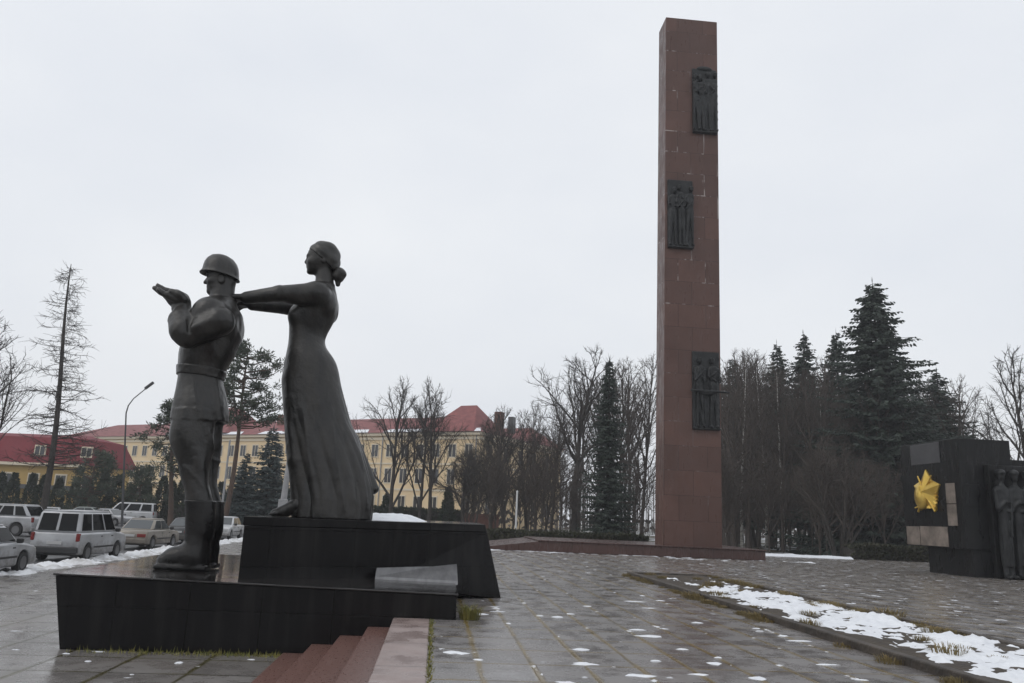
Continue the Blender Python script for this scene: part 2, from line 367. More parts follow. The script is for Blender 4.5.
class SDF:
    def __init__(s, lo, hi, h):
        s.lo = np.array(lo, float); s.h = h; n = np.ceil((np.array(hi) - s.lo) / h).astype(int) + 1
        ax = [np.arange(n[i]) * h + s.lo[i] for i in range(3)]
        s.X, s.Y, s.Z = np.meshgrid(*ax, indexing='ij'); s.X = s.X.astype(np.float32); s.Y = s.Y.astype(np.float32); s.Z = s.Z.astype(np.float32)
        s.d = np.full(s.X.shape, 9., np.float32)
    def uni(s, d, k=.05):
        B, d = d if isinstance(d, tuple) else (Ellipsis, d)
        e = s.d[B]
        if k <= 0: s.d[B] = np.minimum(e, d); return s
        hh = np.clip(.5 + .5 * (e - d) / k, 0, 1); s.d[B] = e * (1 - hh) + d * hh - k * hh * (1 - hh); return s
    def sub(s, d, k=.03):
        B, d = d if isinstance(d, tuple) else (Ellipsis, d)
        e = s.d[B]; hh = np.clip(.5 - .5 * (e + d) / k, 0, 1); s.d[B] = e * (1 - hh) + (-d) * hh + k * hh * (1 - hh); return s
    def crease(s, dirv, freq, amp, warp, z0, z1, sharp=3., mask=None, ph=0.):
        """raised sharp-edged cloth creases across direction dirv between heights z0 and z1"""
        a = freq * (dirv[0] * s.X + dirv[1] * s.Y + dirv[2] * s.Z) + warp * (np.sin(2.3 * s.X + 1.7 * s.Z + ph) + np.sin(3.1 * s.Y - 1.3 * s.Z + 2 * ph))
        w = (1 - np.abs(np.sin(a))) ** sharp * np.clip((s.Z - z0) / .2, 0, 1) * np.clip((z1 - s.Z) / .2, 0, 1)
        w = w * (.55 + .45 * np.sin(1.9 * s.Z + 2.7 * s.X + 1.3 * s.Y + ph))
        if mask is not None: w = w * mask
        s.d = s.d - amp * w; return s
    def blk(s, lo, hi, m=.22):
        i0 = np.maximum(((np.array(lo) - m - s.lo) / s.h).astype(int), 0); i1 = np.minimum(((np.array(hi) + m - s.lo) / s.h).astype(int) + 2, s.X.shape)
        i1 = np.maximum(i1, i0); return tuple(slice(a, b) for a, b in zip(i0, i1))
    def ell(s, c, r, tilt=0):
        """local prim: returned full-size, 9 m away outside its own neighbourhood"""
        R_ = max(r[0], r[2]) if tilt else 0; q = (max(R_, r[0]), r[1], max(R_, r[2])); B = s.blk(np.array(c) - q, np.array(c) + q)
        return (B, s._ell(B, c, r, tilt))
    def _ell(s, B, c, r, tilt=0):
        x, y, z = s.X[B] - c[0], s.Y[B] - c[1], s.Z[B] - c[2]
        if tilt: x, z = x * cos(tilt) - z * sin(tilt), x * sin(tilt) + z * cos(tilt)
        k0 = np.sqrt((x / r[0]) ** 2 + (y / r[1]) ** 2 + (z / r[2]) ** 2); k1 = np.sqrt((x / r[0] ** 2) ** 2 + (y / r[1] ** 2) ** 2 + (z / r[2] ** 2) ** 2)
        return k0 * (k0 - 1) / (k1 + 1e-6)
    def cone(s, a, b, r0, r1):
        a = np.array(a, float); b = np.array(b, float); ab = b - a; L = ab @ ab; m = max(r0, r1)
        B = s.blk(np.minimum(a, b) - m, np.maximum(a, b) + m); X, Y, Z = s.X[B] - a[0], s.Y[B] - a[1], s.Z[B] - a[2]
        t = np.clip((X * ab[0] + Y * ab[1] + Z * ab[2]) / L, 0, 1)
        return (B, np.sqrt((X - t * ab[0]) ** 2 + (Y - t * ab[1]) ** 2 + (Z - t * ab[2]) ** 2) - (r0 + (r1 - r0) * t))
    def box(s, c, r, rd=.02):
        B = s.blk(np.array(c) - r, np.array(c) + r)
        q = [np.abs(v[B] - c[i]) - r[i] + rd for i, v in enumerate((s.X, s.Y, s.Z))]
        return (B, np.sqrt(sum(np.maximum(v, 0) ** 2 for v in q)) + np.minimum(np.maximum(np.maximum(q[0], q[1]), q[2]), 0) - rd)
    def full(s, d):
        if isinstance(d, tuple):
            f = np.full(s.X.shape, 9., np.float32); f[d[0]] = d[1]; return f
        return d
    def loft(s, rows, folds=None, grow=0., sm=11):
        """rows: (z, xl, xr, half depth, y centre), any order; folds(theta, z) scales the radius"""
        rows = sorted(rows); z = np.array([r[0] for r in rows]); zz = np.linspace(z[0], z[-1], 240)
        def ip(k):
            v = np.interp(zz, z, [r[k] for r in rows]); w = np.pad(v, sm, mode='edge'); return np.convolve(w, np.ones(2 * sm + 1) / (2 * sm + 1), 'valid')
        xl, xr, b, cy = ip(1), ip(2), ip(3), ip(4)
        Zc = np.clip(s.Z, z[0], z[-1]); g = lambda v: np.interp(Zc, zz, v).astype(np.float32)
        a = g((xr - xl) / 2) + grow; cx = g((xr + xl) / 2); bb = g(b) + grow; c_y = g(cy)
        dx = (s.X - cx) / a; dy = (s.Y - c_y) / bb; rr = np.sqrt(dx * dx + dy * dy)
        if folds is not None: rr = rr / folds(np.arctan2(dy, dx), s.Z)
        d = (rr - 1) * np.minimum(a, bb)
        return np.maximum(d, np.maximum(z[0] - s.Z, s.Z - z[-1]))
    def build(s, name, m, parent=None, origin=(0, 0, 0)):
        V, F = surface_nets(s.d, s.lo, s.h); V = V - np.array(origin)
        me = bpy.data.meshes.new(name); me.from_pydata(V.tolist(), [], F.tolist()); me.update()
        return smooth(link(name, me, m, parent))

# ================================================================== SETTING: ground
def sheet(name, x0, x1, y0, y1, z, m, nx=1, ny=1):
    b = MB(); xs = np.linspace(x0, x1, nx + 1); ys = np.linspace(y0, y1, ny + 1)
    b.add([(x, y, z) for y in ys for x in xs], [(j * (nx + 1) + i, j * (nx + 1) + i + 1, (j + 1) * (nx + 1) + i + 1, (j + 1) * (nx + 1) + i) for j in range(ny) for i in range(nx)])
    return tag(link(name, b.raw(name), m), kind='structure')
ZL = -.60
sheet('terrain', -1500, 1500, -600, 2500, -.70, M['grass_ground'])
p = MB().box(0.0, 62, -6, 47.0, -.9, 0.0); p.build('plaza_paving', M['paving'])['kind'] = 'structure'
sheet('lower_pavement', -12.05, -.02, -8, 62, ZL, M['lower_paving'])
sheet('car_park_asphalt', -75, -12.05, -8, 86, ZL - .03, M['asphalt'])
lawn = MB().add([(-12, 47.02, -.62), (160, 47.02, -.04), (220, 190, .4), (-12, 190, -.4)], [(0, 1, 2, 3)])
tag(link('lawn', lawn.raw('lawn'), M['grass_ground']), kind='structure')
sheet('far_lawn', -140, -12, 86, 190, -.6, M['grass_ground'])

# stairs along the plaza edge: four red treads and a paler cheek stone on top
st = thing('stone_steps', 'wet red granite steps with a paler top kerb beside the black plinth', 'steps', (-.02, 6, 0))
def step(name, x0, x1, z, m, y1=13.08):
    o = MB().box(x0 + .02, x1 + .02, -9, y1 - 6, -.72, z).build(name, m, st); return bev(o, .012, 2)
step('kerb_stone', -.55, .014, .012, M['step_pink'])
for i in range(4):
    step('tread', -.94 - .42 * i, -.552 - .42 * i if i else -.552, -.135 - .14 * i, M['step_red'])

# ================================================================== plinths of the statues
lp = thing('statue_plinth', 'low black granite plinth overhanging the lower pavement, under the soldier statue', 'plinth', (-2.7, 16.5, ZL))
o3 = np.array((-2.7, 16.5, ZL))
def rel(pts): return [tuple(np.array(q) - o3) for q in pts]
b = MB().prism(rel([(-5.51, 13.1, ZL), (.44, 13.1, ZL), (.44, 19.6, ZL), (-5.75, 19.6, ZL)]),
               rel([(-5.74, 13.1, .465), (.43, 13.1, .365), (.43, 19.6, .365), (-5.95, 19.6, .465)]))
bev(b.build('plinth_block', M['black_stone'], lp), .012, 2)
b = MB().prism(rel([(-5.77, 13.075, .47), (.455, 13.075, .37), (.455, 19.62, .37), (-5.98, 19.62, .47)]),
               rel([(-5.77, 13.075, .50), (.455, 13.075, .40), (.455, 19.62, .40), (-5.98, 19.62, .50)]))
bev(b.build('top_slab', M['black_top'], lp), .01, 2)
# pale sloped ledge in front of the upper block
b = MB().prism(rel([(-1.02, 15.0, .40), (.50, 15.0, .372), (.50, 16.35, .372), (-1.02, 15.45, .40)]), rel([(-1.02, 15.06, .47), (.50, 15.06, .44), (.50, 16.35, .70), (-1.02, 15.45, .70)]))
bev(b.build('sloped_ledge', M['grey_slab'], lp), .012, 2)
up = thing('statue_block', 'tall black granite block with a slanting right end, under the woman statue', 'plinth', (-1.2, 17, 0))
o3 = np.array((-1.2, 17, 0))
b = MB().prism(rel([(-3.2, 13.95, .42), (-.9, 15.36, .30), (1.46, 16.75, -.02), (1.46, 20.6, -.02), (-3.4, 19.5, .42)]),
               rel([(-3.2, 13.95, 1.30), (-.9, 15.36, 1.30), (1.10, 16.62, 1.30), (1.10, 20.4, 1.30), (-3.4, 19.5, 1.30)]))
bev(b.build('block_body', M['black_stone'], up), .012, 2)
b = MB().prism(rel([(-3.215, 13.93, 1.305), (-.9, 15.34, 1.305), (1.095, 16.60, 1.305), (1.095, 20.4, 1.305), (-3.42, 19.5, 1.305)]),
               rel([(-3.215, 13.93, 1.455), (-.9, 15.34, 1.455), (1.05, 16.58, 1.455), (1.05, 20.4, 1.455), (-3.42, 19.5, 1.455)]))
bev(b.build('cap_slab', M['black_stone'], up), .012, 2)

# ================================================================== the soldier (tables were traced at y = 15.1)
def ap(x, z, y): s_ = y / 15.1; return (x * s_, y, 1.65 + (z - 1.65) * s_)
YS = 15.1
sol = thing('soldier_statue', 'dark bronze statue of a helmeted soldier in boots holding out both palms', 'statue', (-4.4, YS, .48))
og = (-4.4, YS, .48)
s = SDF((-5.75, 14.0, .9), (-3.6, 16.2, 6.5), .019)
def shrink(rows, t=.285):
    out = []
    for z, l, r, b_, cy in rows:
        w = (r - l) / 2; a = sqrt(max(w * w - (b_ * t) ** 2, (.6 * w) ** 2)); c = (l + r) / 2
        out.append((z, c - a, c + a, b_, cy))
    return out
tunic = shrink([(3.13, -5.03, -3.965, .58, YS), (3.25, -5.03, -3.97, .57, YS), (3.45, -5.02, -4.00, .56, YS), (3.7, -5.00, -4.08, .48, YS), (3.95, -4.99, -4.165, .45, YS),
                (4.15, -5.02, -4.12, .49, YS), (4.41, -5.04, -4.0, .57, YS), (4.78, -5.01, -3.91, .64, YS), (5.01, -4.96, -3.90, .67, YS),
                (5.21, -4.86, -3.91, .66, YS), (5.36, -4.76, -4.02, .52, YS), (5.50, -4.64, -4.10, .30, YS)])
def cloth(th, z):
    lowr = np.clip((3.95 - z) / .8, 0, 1)
    return 1 + lowr * .022 * np.sin(9 * th + 1.5 * z) + .012 * np.clip((z - 3.95) / .4, 0, 1) * np.sin(5 * th + 4 * z)
s.uni(s.loft(tunic, cloth, sm=6), 0)
for sy in (-1, 1):                                    # breeches
    leg = [(3.3, -4.90, -4.12, .33, YS + sy * .26), (2.93, -4.91, -4.14, .33, YS + sy * .28), (2.71, -4.88, -4.13, .32, YS + sy * .28), (2.44, -4.74, -4.13, .29, YS + sy * .28),
           (2.28, -4.65, -4.13, .27, YS + sy * .28), (2.04, -4.58, -4.12, .25, YS + sy * .28), (1.84, -4.50, -4.06, .235, YS + sy * .28), (1.60, -4.46, -3.97, .22, YS + sy * .28), (1.2, -4.40, -3.93, .19, YS + sy * .28)]
    s.uni(s.loft(leg, lambda th, z: 1 + .03 * np.sin(4 * th + 5 * z) * np.clip((z - 1.5) / .8, 0, 1)), .06)
    # knee folds, buttock
    s.uni(s.ell((-4.42, YS + sy * .28, 2.2), (.17, .22, .26)), .08)
    # shoulders, shoulder blades
    s.uni(s.ell((-4.40, YS + sy * .60, 5.06), (.31, .27, .33)), .14); s.uni(s.ell((-4.13, YS + sy * .30, 4.95), (.17, .22, .27)), .08)
    ya, ye, yw = YS + sy * .68, YS + sy * .74, YS + sy * .42
    P0 = ap(-4.36, 5.07, ya); P1 = ap(-4.92, 4.76, ye); P2 = ap(-5.105, 5.32, yw)
    s.uni(s.cone(P0, P1, .275, .22), .06); s.uni(s.cone(P1, P2, .228, .148), .05)
    s.uni(s.cone(ap(-5.01, 4.86, ye), ap(-5.09, 5.05, (ye + yw) / 2), .25, .215), .06)
    for q, rr in ((.25, .012), (.55, .012), (.8, .010)):      # sleeve folds
        m_ = np.array(P0) * (1 - q) + np.array(P1) * q; s.uni(s.ell(m_ + np.array((.02, sy * .03, .02)), (.10, .24, .27), .9), .05)
    s.sub(s.cone(ap(-4.93, 5.24, YS + sy * .84), ap(-4.91, 4.84, YS + sy * .97), .055, .03), .05)      # fold in the crook of the elbow
    s.sub(s.cone(ap(-4.62, 4.66, YS + sy * .90), ap(-4.28, 4.86, YS + sy * .92), .02, .045), .05)
    # cuff and hand
    cu = ap(-5.10, 5.28, yw); s.uni(s.cone(cu, ap(-5.115, 5.37, yw), .178, .17), .02)
    hz_ = .018 + .038 * sy; Wr = ap(-5.12, 5.42 + hz_ * .5, yw)
    s.uni(s.cone(Wr, ap(-5.24, 5.46 + hz_, yw), .155, .14), .04); s.uni(s.ell(ap(-5.31, 5.485 + hz_, yw), (.19, .21, .085), .45), .05)
    for f in range(4):
        yo = (f - 1.5) * .128 * sy
        k0 = np.array(ap(-5.20, 5.475 + hz_, yw + yo * .8)); k1 = np.array(ap(-5.40, 5.55 + hz_, yw + yo)); tip = [(-5.60, 5.645), (-5.655, 5.672), (-5.64, 5.67), (-5.575, 5.645)][f]
        k3 = np.array(ap(tip[0], tip[1] + hz_, yw + yo * 1.02)); k2 = (k1 + k3) / 2 + np.array((0, 0, -.018))
        s.uni(s.cone(k0, k1, .08, .064), .03); s.uni(s.cone(k1, k2, .060, .056), .008); s.uni(s.cone(k2, k3, .056, .044), .008)
    t0 = ap(-5.10, 5.46, yw + sy * .12); t1 = ap(-5.19, 5.55, yw + sy * .20); t2 = ap(-5.33, 5.60, yw + sy * .20)
    s.uni(s.cone(t0, t1, .095, .08), .03); s.uni(s.cone(t1, t2, .072, .06), .015)
# cloth: tunic folds gathered above and below the belt, breeches folds, sleeve creases
s.crease((.55, .55, .62), 5.2, .030, .55, 4.12, 5.15, 4, np.clip((s.X + 4.75) / .25, 0, 1))
s.crease((1.1, .8, .15), 6.0, .026, .35, 3.2, 3.96, 4)
s.crease((.45, .3, .85), 5.0, .028, .7, 1.75, 3.0, 4, None, 1.0)
for sy in (-1, 1): s.crease((.8, .0, -.75), 8.0, .030, .5, 4.45, 5.25, 4, np.clip((sy * (s.Y - YS) - .45) / .15, 0, 1) * np.clip((-4.55 - s.X) / .2, 0, 1), 2.0)
# collar and neck
s.uni(s.cone((-4.38, YS, 5.36), (-4.37, YS, 5.80), .235, .215), .07)
s.uni(s.ell((-4.40, YS, 5.46), (.30, .27, .075), -.12), .03)
# head
s.uni(s.ell((-4.41, YS, 6.02), (.29, .235, .34)), .05)
s.uni(s.ell((-4.50, YS, 5.80), (.185, .185, .20)), .08)
s.uni(s.ell((-4.60, YS, 5.655), (.075, .095, .065)), .05)       # chin
s.uni(s.ell((-4.63, YS, 5.975), (.09, .17, .035)), .02)         # brow
s.uni(s.cone((-4.665, YS, 5.95), (-4.725, YS, 5.830), .028, .038), .014)   # nose
s.uni(s.ell((-4.655, YS, 5.738), (.035, .075, .018)), .015); s.uni(s.ell((-4.645, YS, 5.700), (.035, .065, .018)), .015)
for sy in (-1, 1):
    s.sub(s.ell((-4.665, YS + sy * .095, 5.915), (.055, .06, .034)), .02); s.uni(s.ell((-4.625, YS + sy * .095, 5.912), (.035, .042, .02)), .01)
    s.uni(s.ell((-4.56, YS + sy * .13, 5.84), (.09, .07, .07)), .05)
    s.uni(s.ell((-4.36, YS + sy * .235, 5.86), (.065, .03, .10), -.15), .02); s.sub(s.ell((-4.37, YS + sy * .265, 5.87), (.03, .02, .055)), .02)
s.build('body', M['bronze'], sol, og)
# belt
s = SDF((-5.2, 14.4, 3.86), (-3.9, 15.8, 4.22), .02)
dd = s.loft(tunic, None, .03, 6); s.d = np.maximum(dd, np.maximum(3.955 - s.Z - .06 * (s.X + 4.6), s.Z + .06 * (s.X + 4.6) - 4.13))
s.build('belt', M['bronze'], sol, og)
# helmet: a lathe with flared, tilted brim
hv, hf = [], []
prof = [(0., .375), (.11, .362), (.22, .315), (.295, .235), (.335, .15), (.352, .06), (.360, -.01), (.372, -.045), (.385, -.06), (.378, -.08), (.345, -.06), (.31, -.02)]
NA = 40
for r, z in prof:
    for k in range(NA):
        a = 2 * pi * k / NA; fx = 1.0 + (.06 * max(0, -cos(a)) if r > .365 else 0)
        x = -4.455 + .97 * r * cos(a) * fx; y = YS + r * .88 * sin(a); hv.append((x, y, 6.045 + z * .97 - .15 * (x + 4.455) - (.02 * cos(a) ** 2 if r > .37 else 0)))
for j in range(len(prof) - 1):
    for k in range(NA): hf.append((j * NA + k, j * NA + (k + 1) % NA, (j + 1) * NA + (k + 1) % NA, (j + 1) * NA + k))
hb = MB(); hb.add([tuple(np.array(v) - np.array(og)) for v in hv], hf); smooth(hb.build('helmet', M['bronze'], sol))
for sy in (-1, 1):                                       # boots
    s = SDF((-5.05, 14.35, .46), (-3.75, 15.85, 1.78), .02); yb = YS + sy * .28
    s.d = s.loft([(1.70, -4.49, -3.945, .26, yb), (1.45, -4.44, -3.92, .245, yb), (1.15, -4.41, -3.90, .235, yb), (.95, -4.40, -3.94, .22, yb), (.72, -4.44, -3.94, .22, yb), (.50, -4.46, -3.93, .22, yb)],
                 lambda th, z: 1 + .03 * np.sin(24 * z + 2 * th) * np.clip((1.15 - z) / .2, 0, 1))
    s.uni(s.cone((-4.2, yb, .74), (-4.56, yb - sy * .02, .68), .24, .18), .10); s.uni(s.cone((-4.54, yb, .65), (-4.69, yb + sy * .03, .61), .185, .135), .08)
    s.uni(s.box((-4.37, yb + sy * .01, .525), (.455, .20, .055), .05), .02)
    s.d = np.maximum(s.d, .485 - s.Z); s.d = np.maximum(s.d, s.Z - 1.69)
    s.build('boot', M['bronze_boot'], sol, og)

# ================================================================== the woman
YW = 15.75; kx = YW / 15.1
def aw(x, z, dy=0): s_ = YW / 15.1; return (x * s_, YW + dy, 1.65 + (z - 1.65) * s_)
wom = thing('woman_statue', 'dark bronze statue of a woman in a long dress reaching out both arms', 'statue', (-2.1 * kx, YW, 1.455))
og = (-2.1 * kx, YW, 1.455)
rows = [(1.45, -2.60, -1.17, .61), (1.8, -2.60, -1.165, .60), (2.05, -2.68, -1.21, .57), (2.33, -2.76, -1.30, .56), (2.57, -2.82, -1.385, .55), (2.97, -2.895, -1.55, .52), (3.21, -2.93, -1.69, .50),
        (3.58, -2.995, -1.82, .49), (3.94, -3.055, -1.94, .48), (4.28, -3.065, -2.03, .47), (4.46, -3.045, -2.11, .45), (4.60, -3.03, -2.235, .41), (4.76, -3.02, -2.345, .37), (4.94, -3.03, -2.315, .37),
        (5.12, -3.05, -2.235, .42), (5.27, -3.05, -2.175, .46), (5.40, -3.02, -2.155, .50), (5.60, -2.95, -2.15, .52), (5.80, -2.82, -2.205, .42), (5.93, -2.70, -2.28, .25)]
dress = shrink([(1.65 + (z - 1.65) * kx, l * kx, r * kx, b_, YW) for z, l, r, b_ in rows], .14)
def folds(th, z):
    g = np.clip((4.25 - z) / 2.3, 0, 1) ** 1.2; ph = th + .10 * (z - 3)
    f = .70 * np.abs(np.sin(4.5 * ph + .6)) ** .6 + .3 * np.abs(np.sin(9.5 * ph + .9 * np.sin(2 * z)))
    return 1 + g * (.15 * f - .09)
s = SDF((-4.55, YW - 1.1, 1.44), (-.95, YW + 1.05, 7.2), .021)
s.uni(s.loft(dress, folds, sm=5), 0)
s.uni(s.cone(aw(-2.80, 4.0, -.1), aw(-2.58, 2.5, -.20), .22, .17), .12)                   # advanced leg under the cloth
s.uni(s.cone(aw(-2.58, 2.5, -.20), aw(-2.50, 1.6, -.22), .16, .13), .10)
s.uni(s.cone(aw(-1.66, 3.0, .30), aw(-1.22, 2.05, .36), .10, .12), .08)                  # blown back corner of the hem
for sy in (-1, 1):
    s.uni(s.ell(aw(-2.90, 5.24, sy * .20), (.15, .19, .17)), .11); s.uni(s.ell(aw(-2.30, 5.50, sy * .24), (.14, .2, .26)), .09)
    sh = np.array(aw(-2.50, 5.64, sy * .46)); s.uni(s.ell(sh, (.24, .22, .23)), .12)
    el = np.array((-3.30, YW + (-.66 if sy < 0 else .38), 5.70)); wr = np.array((-3.93, YW + (-.56 if sy < 0 else -.06), 5.60))
    s.uni(s.cone(sh, el, .22, .158), .10); s.uni(s.cone(el, wr, .156, .125), .04)
    s.uni(s.ell((el + sh) / 2 + np.array((0, 0, -.06)), (.3, .12, .16)), .08)
    for f in range(4):
        yo = (f - 1.5) * .07; a = wr + np.array((-.05, yo * .6, .0)); b_ = a + np.array((-.17, yo * .6, -.02)); c_ = b_ + np.array((-.10, yo * .1, -.09))
        s.uni(s.cone(a, b_, .06, .05), .03); s.uni(s.cone(b_, c_, .045, .038), .012)
    s.uni(s.cone(wr + np.array((0, -sy * .08, 0)), wr + np.array((-.14, -sy * .16, .01)), .05, .042), .03)
s.uni(s.cone(aw(-2.44, 5.78), aw(-2.47, 6.25), .205, .17), .09)
s.uni(s.ell(aw(-2.535, 6.50), (.318, .245, .335)), .04); s.uni(s.ell(aw(-2.665, 6.32), (.175, .175, .19)), .08)
s.uni(s.ell(aw(-2.755, 6.185), (.065, .085, .05)), .045); s.uni(s.ell(aw(-2.78, 6.505), (.075, .15, .04)), .03)
s.uni(s.cone(aw(-2.80, 6.48), aw(-2.843, 6.385), .035, .042), .03)
s.uni(s.ell(aw(-2.812, 6.295), (.03, .06, .016)), .014); s.uni(s.ell(aw(-2.80, 6.258), (.03, .052, .016)), .014)
for sy in (-1, 1):
    s.sub(s.ell(aw(-2.83, 6.45, sy * .085), (.045, .05, .026)), .025); s.uni(s.ell(aw(-2.795, 6.447, sy * .085), (.03, .038, .017)), .01)
    s.uni(s.ell(aw(-2.71, 6.37, sy * .12), (.09, .07, .08)), .05)
    s.uni(s.ell(aw(-2.47, 6.40, sy * .235), (.05, .025, .085)), .02)
s.crease((.9, .5, .45), 4.2, .022, .5, 4.9, 5.75, 4, np.clip((s.X + 3.1) / .3, 0, 1), .5)
s.crease((1.0, .55, .12), 5.5, .028, .35, 1.5, 3.7, 5, None, 1.2)
for yy in (YW - .61, YW + .2): s.crease((.9, .3, .5), 9, .016, .4, 5.3, 6.0, 4, np.clip((.3 - np.abs(s.Y - yy)) / .1, 0, 1) * np.clip((-2.75 - s.X) / .2, 0, 1) * np.clip((s.X + 3.7) / .2, 0, 1), .3)
s.d = np.maximum(s.d, 1.456 - s.Z)
s.build('body', M['bronze'], wom, og)
s = SDF((-3.15, YW - .45, 5.95), (-1.95, YW + .45, 7.15), .02)
c0 = aw(-2.50, 6.53); s.d = s.full(s.ell(aw(-2.515, 6.53), (.335, .285, .325))); s.uni(s.ell(aw(-2.36, 6.40), (.18, .26, .25)), .06)
hp = (s.X - aw(-2.62, 0)[0]) * .62 + (s.Z - aw(0, 6.52)[2]) * .78
ridge = .007 * np.sin(34 * (s.X * .6 + s.Z * .8) + 6 * np.sin(5 * s.Y))
s.d = np.maximum(s.d + ridge, -hp - .02)
s.d = np.maximum(s.d, -(s.Z - aw(0, 6.12)[2]))
hair = s.build('hair', M['bronze'], wom, og)
s = SDF((-2.6, YW - .3, 5.8), (-1.9, YW + .3, 6.6), .02)
s.d = s.full(s.ell(aw(-2.185, 6.175), (.145, .16, .155))) + .009 * np.sin(30 * s.Z + 14 * s.X); s.uni(s.cone(aw(-2.2, 6.08), aw(-2.19, 5.97), .07, .05), .03)
s.build('hair_bun', M['bronze'], hair, og)
for sy, ex in ((-1, 0), (1, .30)):
    s = SDF((-3.4, YW - .75, 1.44), (-2.2, YW + .75, 2.1), .02); yb = YW + sy * .24
    s.d = s.full(s.cone((-2.62 + ex, yb, 1.68), (-2.86 + ex, yb, 1.56), .15, .11)); s.uni(s.cone((-2.84 + ex, yb, 1.55), (-3.02 + ex, yb, 1.52), .115, .075), .05)
    for f in range(5): s.uni(s.cone((-2.98 + ex, yb + (f - 2) * .045, 1.515), (-3.10 + ex + .02 * abs(f - 1), yb + (f - 2) * .05, 1.495), .036, .026), .012)
    s.uni(s.cone((-2.6 + ex, yb, 1.66), (-2.56 + ex, yb, 2.0), .13, .13), .06); s.d = np.maximum(s.d, 1.457 - s.Z)
    s.build('foot', M['bronze'], wom, og)

# ================================================================== the stele and its platform
pf = thing('stele_platform', 'low red granite platform carrying the tall stele, ramped at its left end', 'platform', (9.7, 42, 0))
o3 = np.array((9.7, 42, 0))
b = MB(); b.extr([(2.6, 0.0), (2.6, .16), (5.2, .50), (16.75, .46), (16.75, 0.0)], 39.45, 46.0, 'y'); b.v = rel(b.v); bev(b.build('platform_body', M['red_base'], pf), .02, 2)
b = MB(); b.extr([(5.15, .505), (5.15, .56), (16.82, .52), (16.82, .465)], 39.38, 46.05, 'y'); b.v = rel(b.v); bev(b.build('coping', M['red_base'], pf), .015, 2)
ste = thing('stele', 'very tall square red granite stele carrying three dark bronze reliefs', 'monument', (13.25, 40.74, .5))
o3 = np.array((13.25, 40.74, .5))
b = MB().prism(rel([(11.62, 40, .5), (14.70, 40, .5), (14.70, 41.55, .5), (11.62, 41.55, .5)]), rel([(11.78, 40, 30.86), (14.88, 40, 30.86), (14.88, 41.5, 30.86), (11.78, 41.5, 30.86)]))
bev(b.build('shaft', M['red_stone'], ste), .02, 2)
def relief_panel(x0, x1, z0, z1, seed, nf, gun=None):
    r = random.Random(seed); h = .032
    s = SDF((x0 - .25, 39.45, z0 - .15), (x1 + .55, 40.1, z1 + .2), h)
    s.d = s.full(s.box(((x0 + x1) / 2, 39.98, (z0 + z1) / 2), ((x1 - x0) / 2, .08, (z1 - z0) / 2), .02))
    Hh = z1 - z0; Wd = x1 - x0
    for k in range(nf):
        cx = x0 + Wd * ((k + .5) / nf) + r.uniform(-.05, .05); t = z1 - Hh * r.uniform(.07, .17); y = 39.87 - .05 * r.random(); q = .85 + .2 * r.random(); ln = r.uniform(-.12, .12)
        s.uni(s.ell((cx + ln, y - .03, t), (.115, .13, .17)), .02); s.uni(s.ell((cx + ln, y - .02, t + .09), (.135, .15, .10)), .01)
        s.uni(s.ell((cx, y, t - .75), (.22 * q, .13, .50)), .05); s.uni(s.ell((cx + ln * .5, y, t - .40), (.27 * q, .13, .15)), .05)
        s.uni(s.ell((cx, y, t - 1.35), (.24 * q, .12, .40)), .04)
        for sx in (-1, 1):
            fx = cx + sx * r.uniform(.08, .22)
            s.uni(s.cone((cx + sx * .09, y, t - 1.3), (fx, y + .01, z0 + .22), .125, .075), .03); s.uni(s.ell((fx, y - .06, z0 + .17), (.10, .13, .07)), .02)
            ex, ez = cx + sx * r.uniform(.22, .36), t - r.uniform(.75, 1.15); hx, hz2 = cx + sx * r.uniform(-.1, .4), t - r.uniform(.2, 1.25)
            s.uni(s.cone((cx + sx * .24, y - .01, t - .45), (ex, y - .09, ez), .085, .07), .02); s.uni(s.cone((ex, y - .09, ez), (hx, y - .14, hz2), .065, .045), .02)
        if r.random() < .7: a = r.uniform(-.5, .5); s.uni(s.cone((cx - .25, y - .15, t - 1.2 + a), (cx + .3, y - .15, t - .55 + a * .4), .032, .028), .01)
    s.d = np.maximum(s.d, np.maximum(x0 - .01 - s.X, s.X - x1 - .01))
    s.crease((.8, 0, .5), 14, .018, .8, z0, z1, 3, None, seed)
    s.uni(s.box(((x0 + x1) / 2, 39.88, z0 + .06), (Wd / 2, .12, .06), .03), .02)
    if seed == 1: s.uni(s.box(((x0 + x1) / 2, 39.86, z1 - Hh * .20), (Wd * .48, .08, .05), .03), .03); s.uni(s.ell(((x0 + x1) / 2, 39.9, z1 + .02), (.45, .1, .14)), .04)
    if gun: s.uni(s.cone((x0 - .1, 39.70, gun), (x1 + .42, 39.66, gun - .04), .075, .05), .03); s.uni(s.ell(((x0 + x1) / 2, 39.74, gun - .08), (.4, .10, .15)), .04); s.uni(s.cone((x0 + .2, 39.74, gun - .05), (x0 + .5, 39.8, z0 + .3), .05, .04), .02); s.uni(s.cone((x1 - .3, 39.74, gun - .05), (x1 - .55, 39.8, z0 + .3), .05, .04), .02)
    return s.build('relief_panel', M['relief'], ste, (13.25, 40.74, .5))
relief_panel(13.32, 14.75, 23.5, 27.6, 1, 4)['label'] = 'highest dark bronze relief, at the right edge'
relief_panel(11.85, 13.28, 16.45, 20.5, 2, 3)['label'] = 'middle dark bronze relief, at the left edge'
relief_panel(13.18, 14.66, 6.5, 10.7, 3, 2, 8.55)['label'] = 'lowest dark bronze relief with a gun barrel standing out'

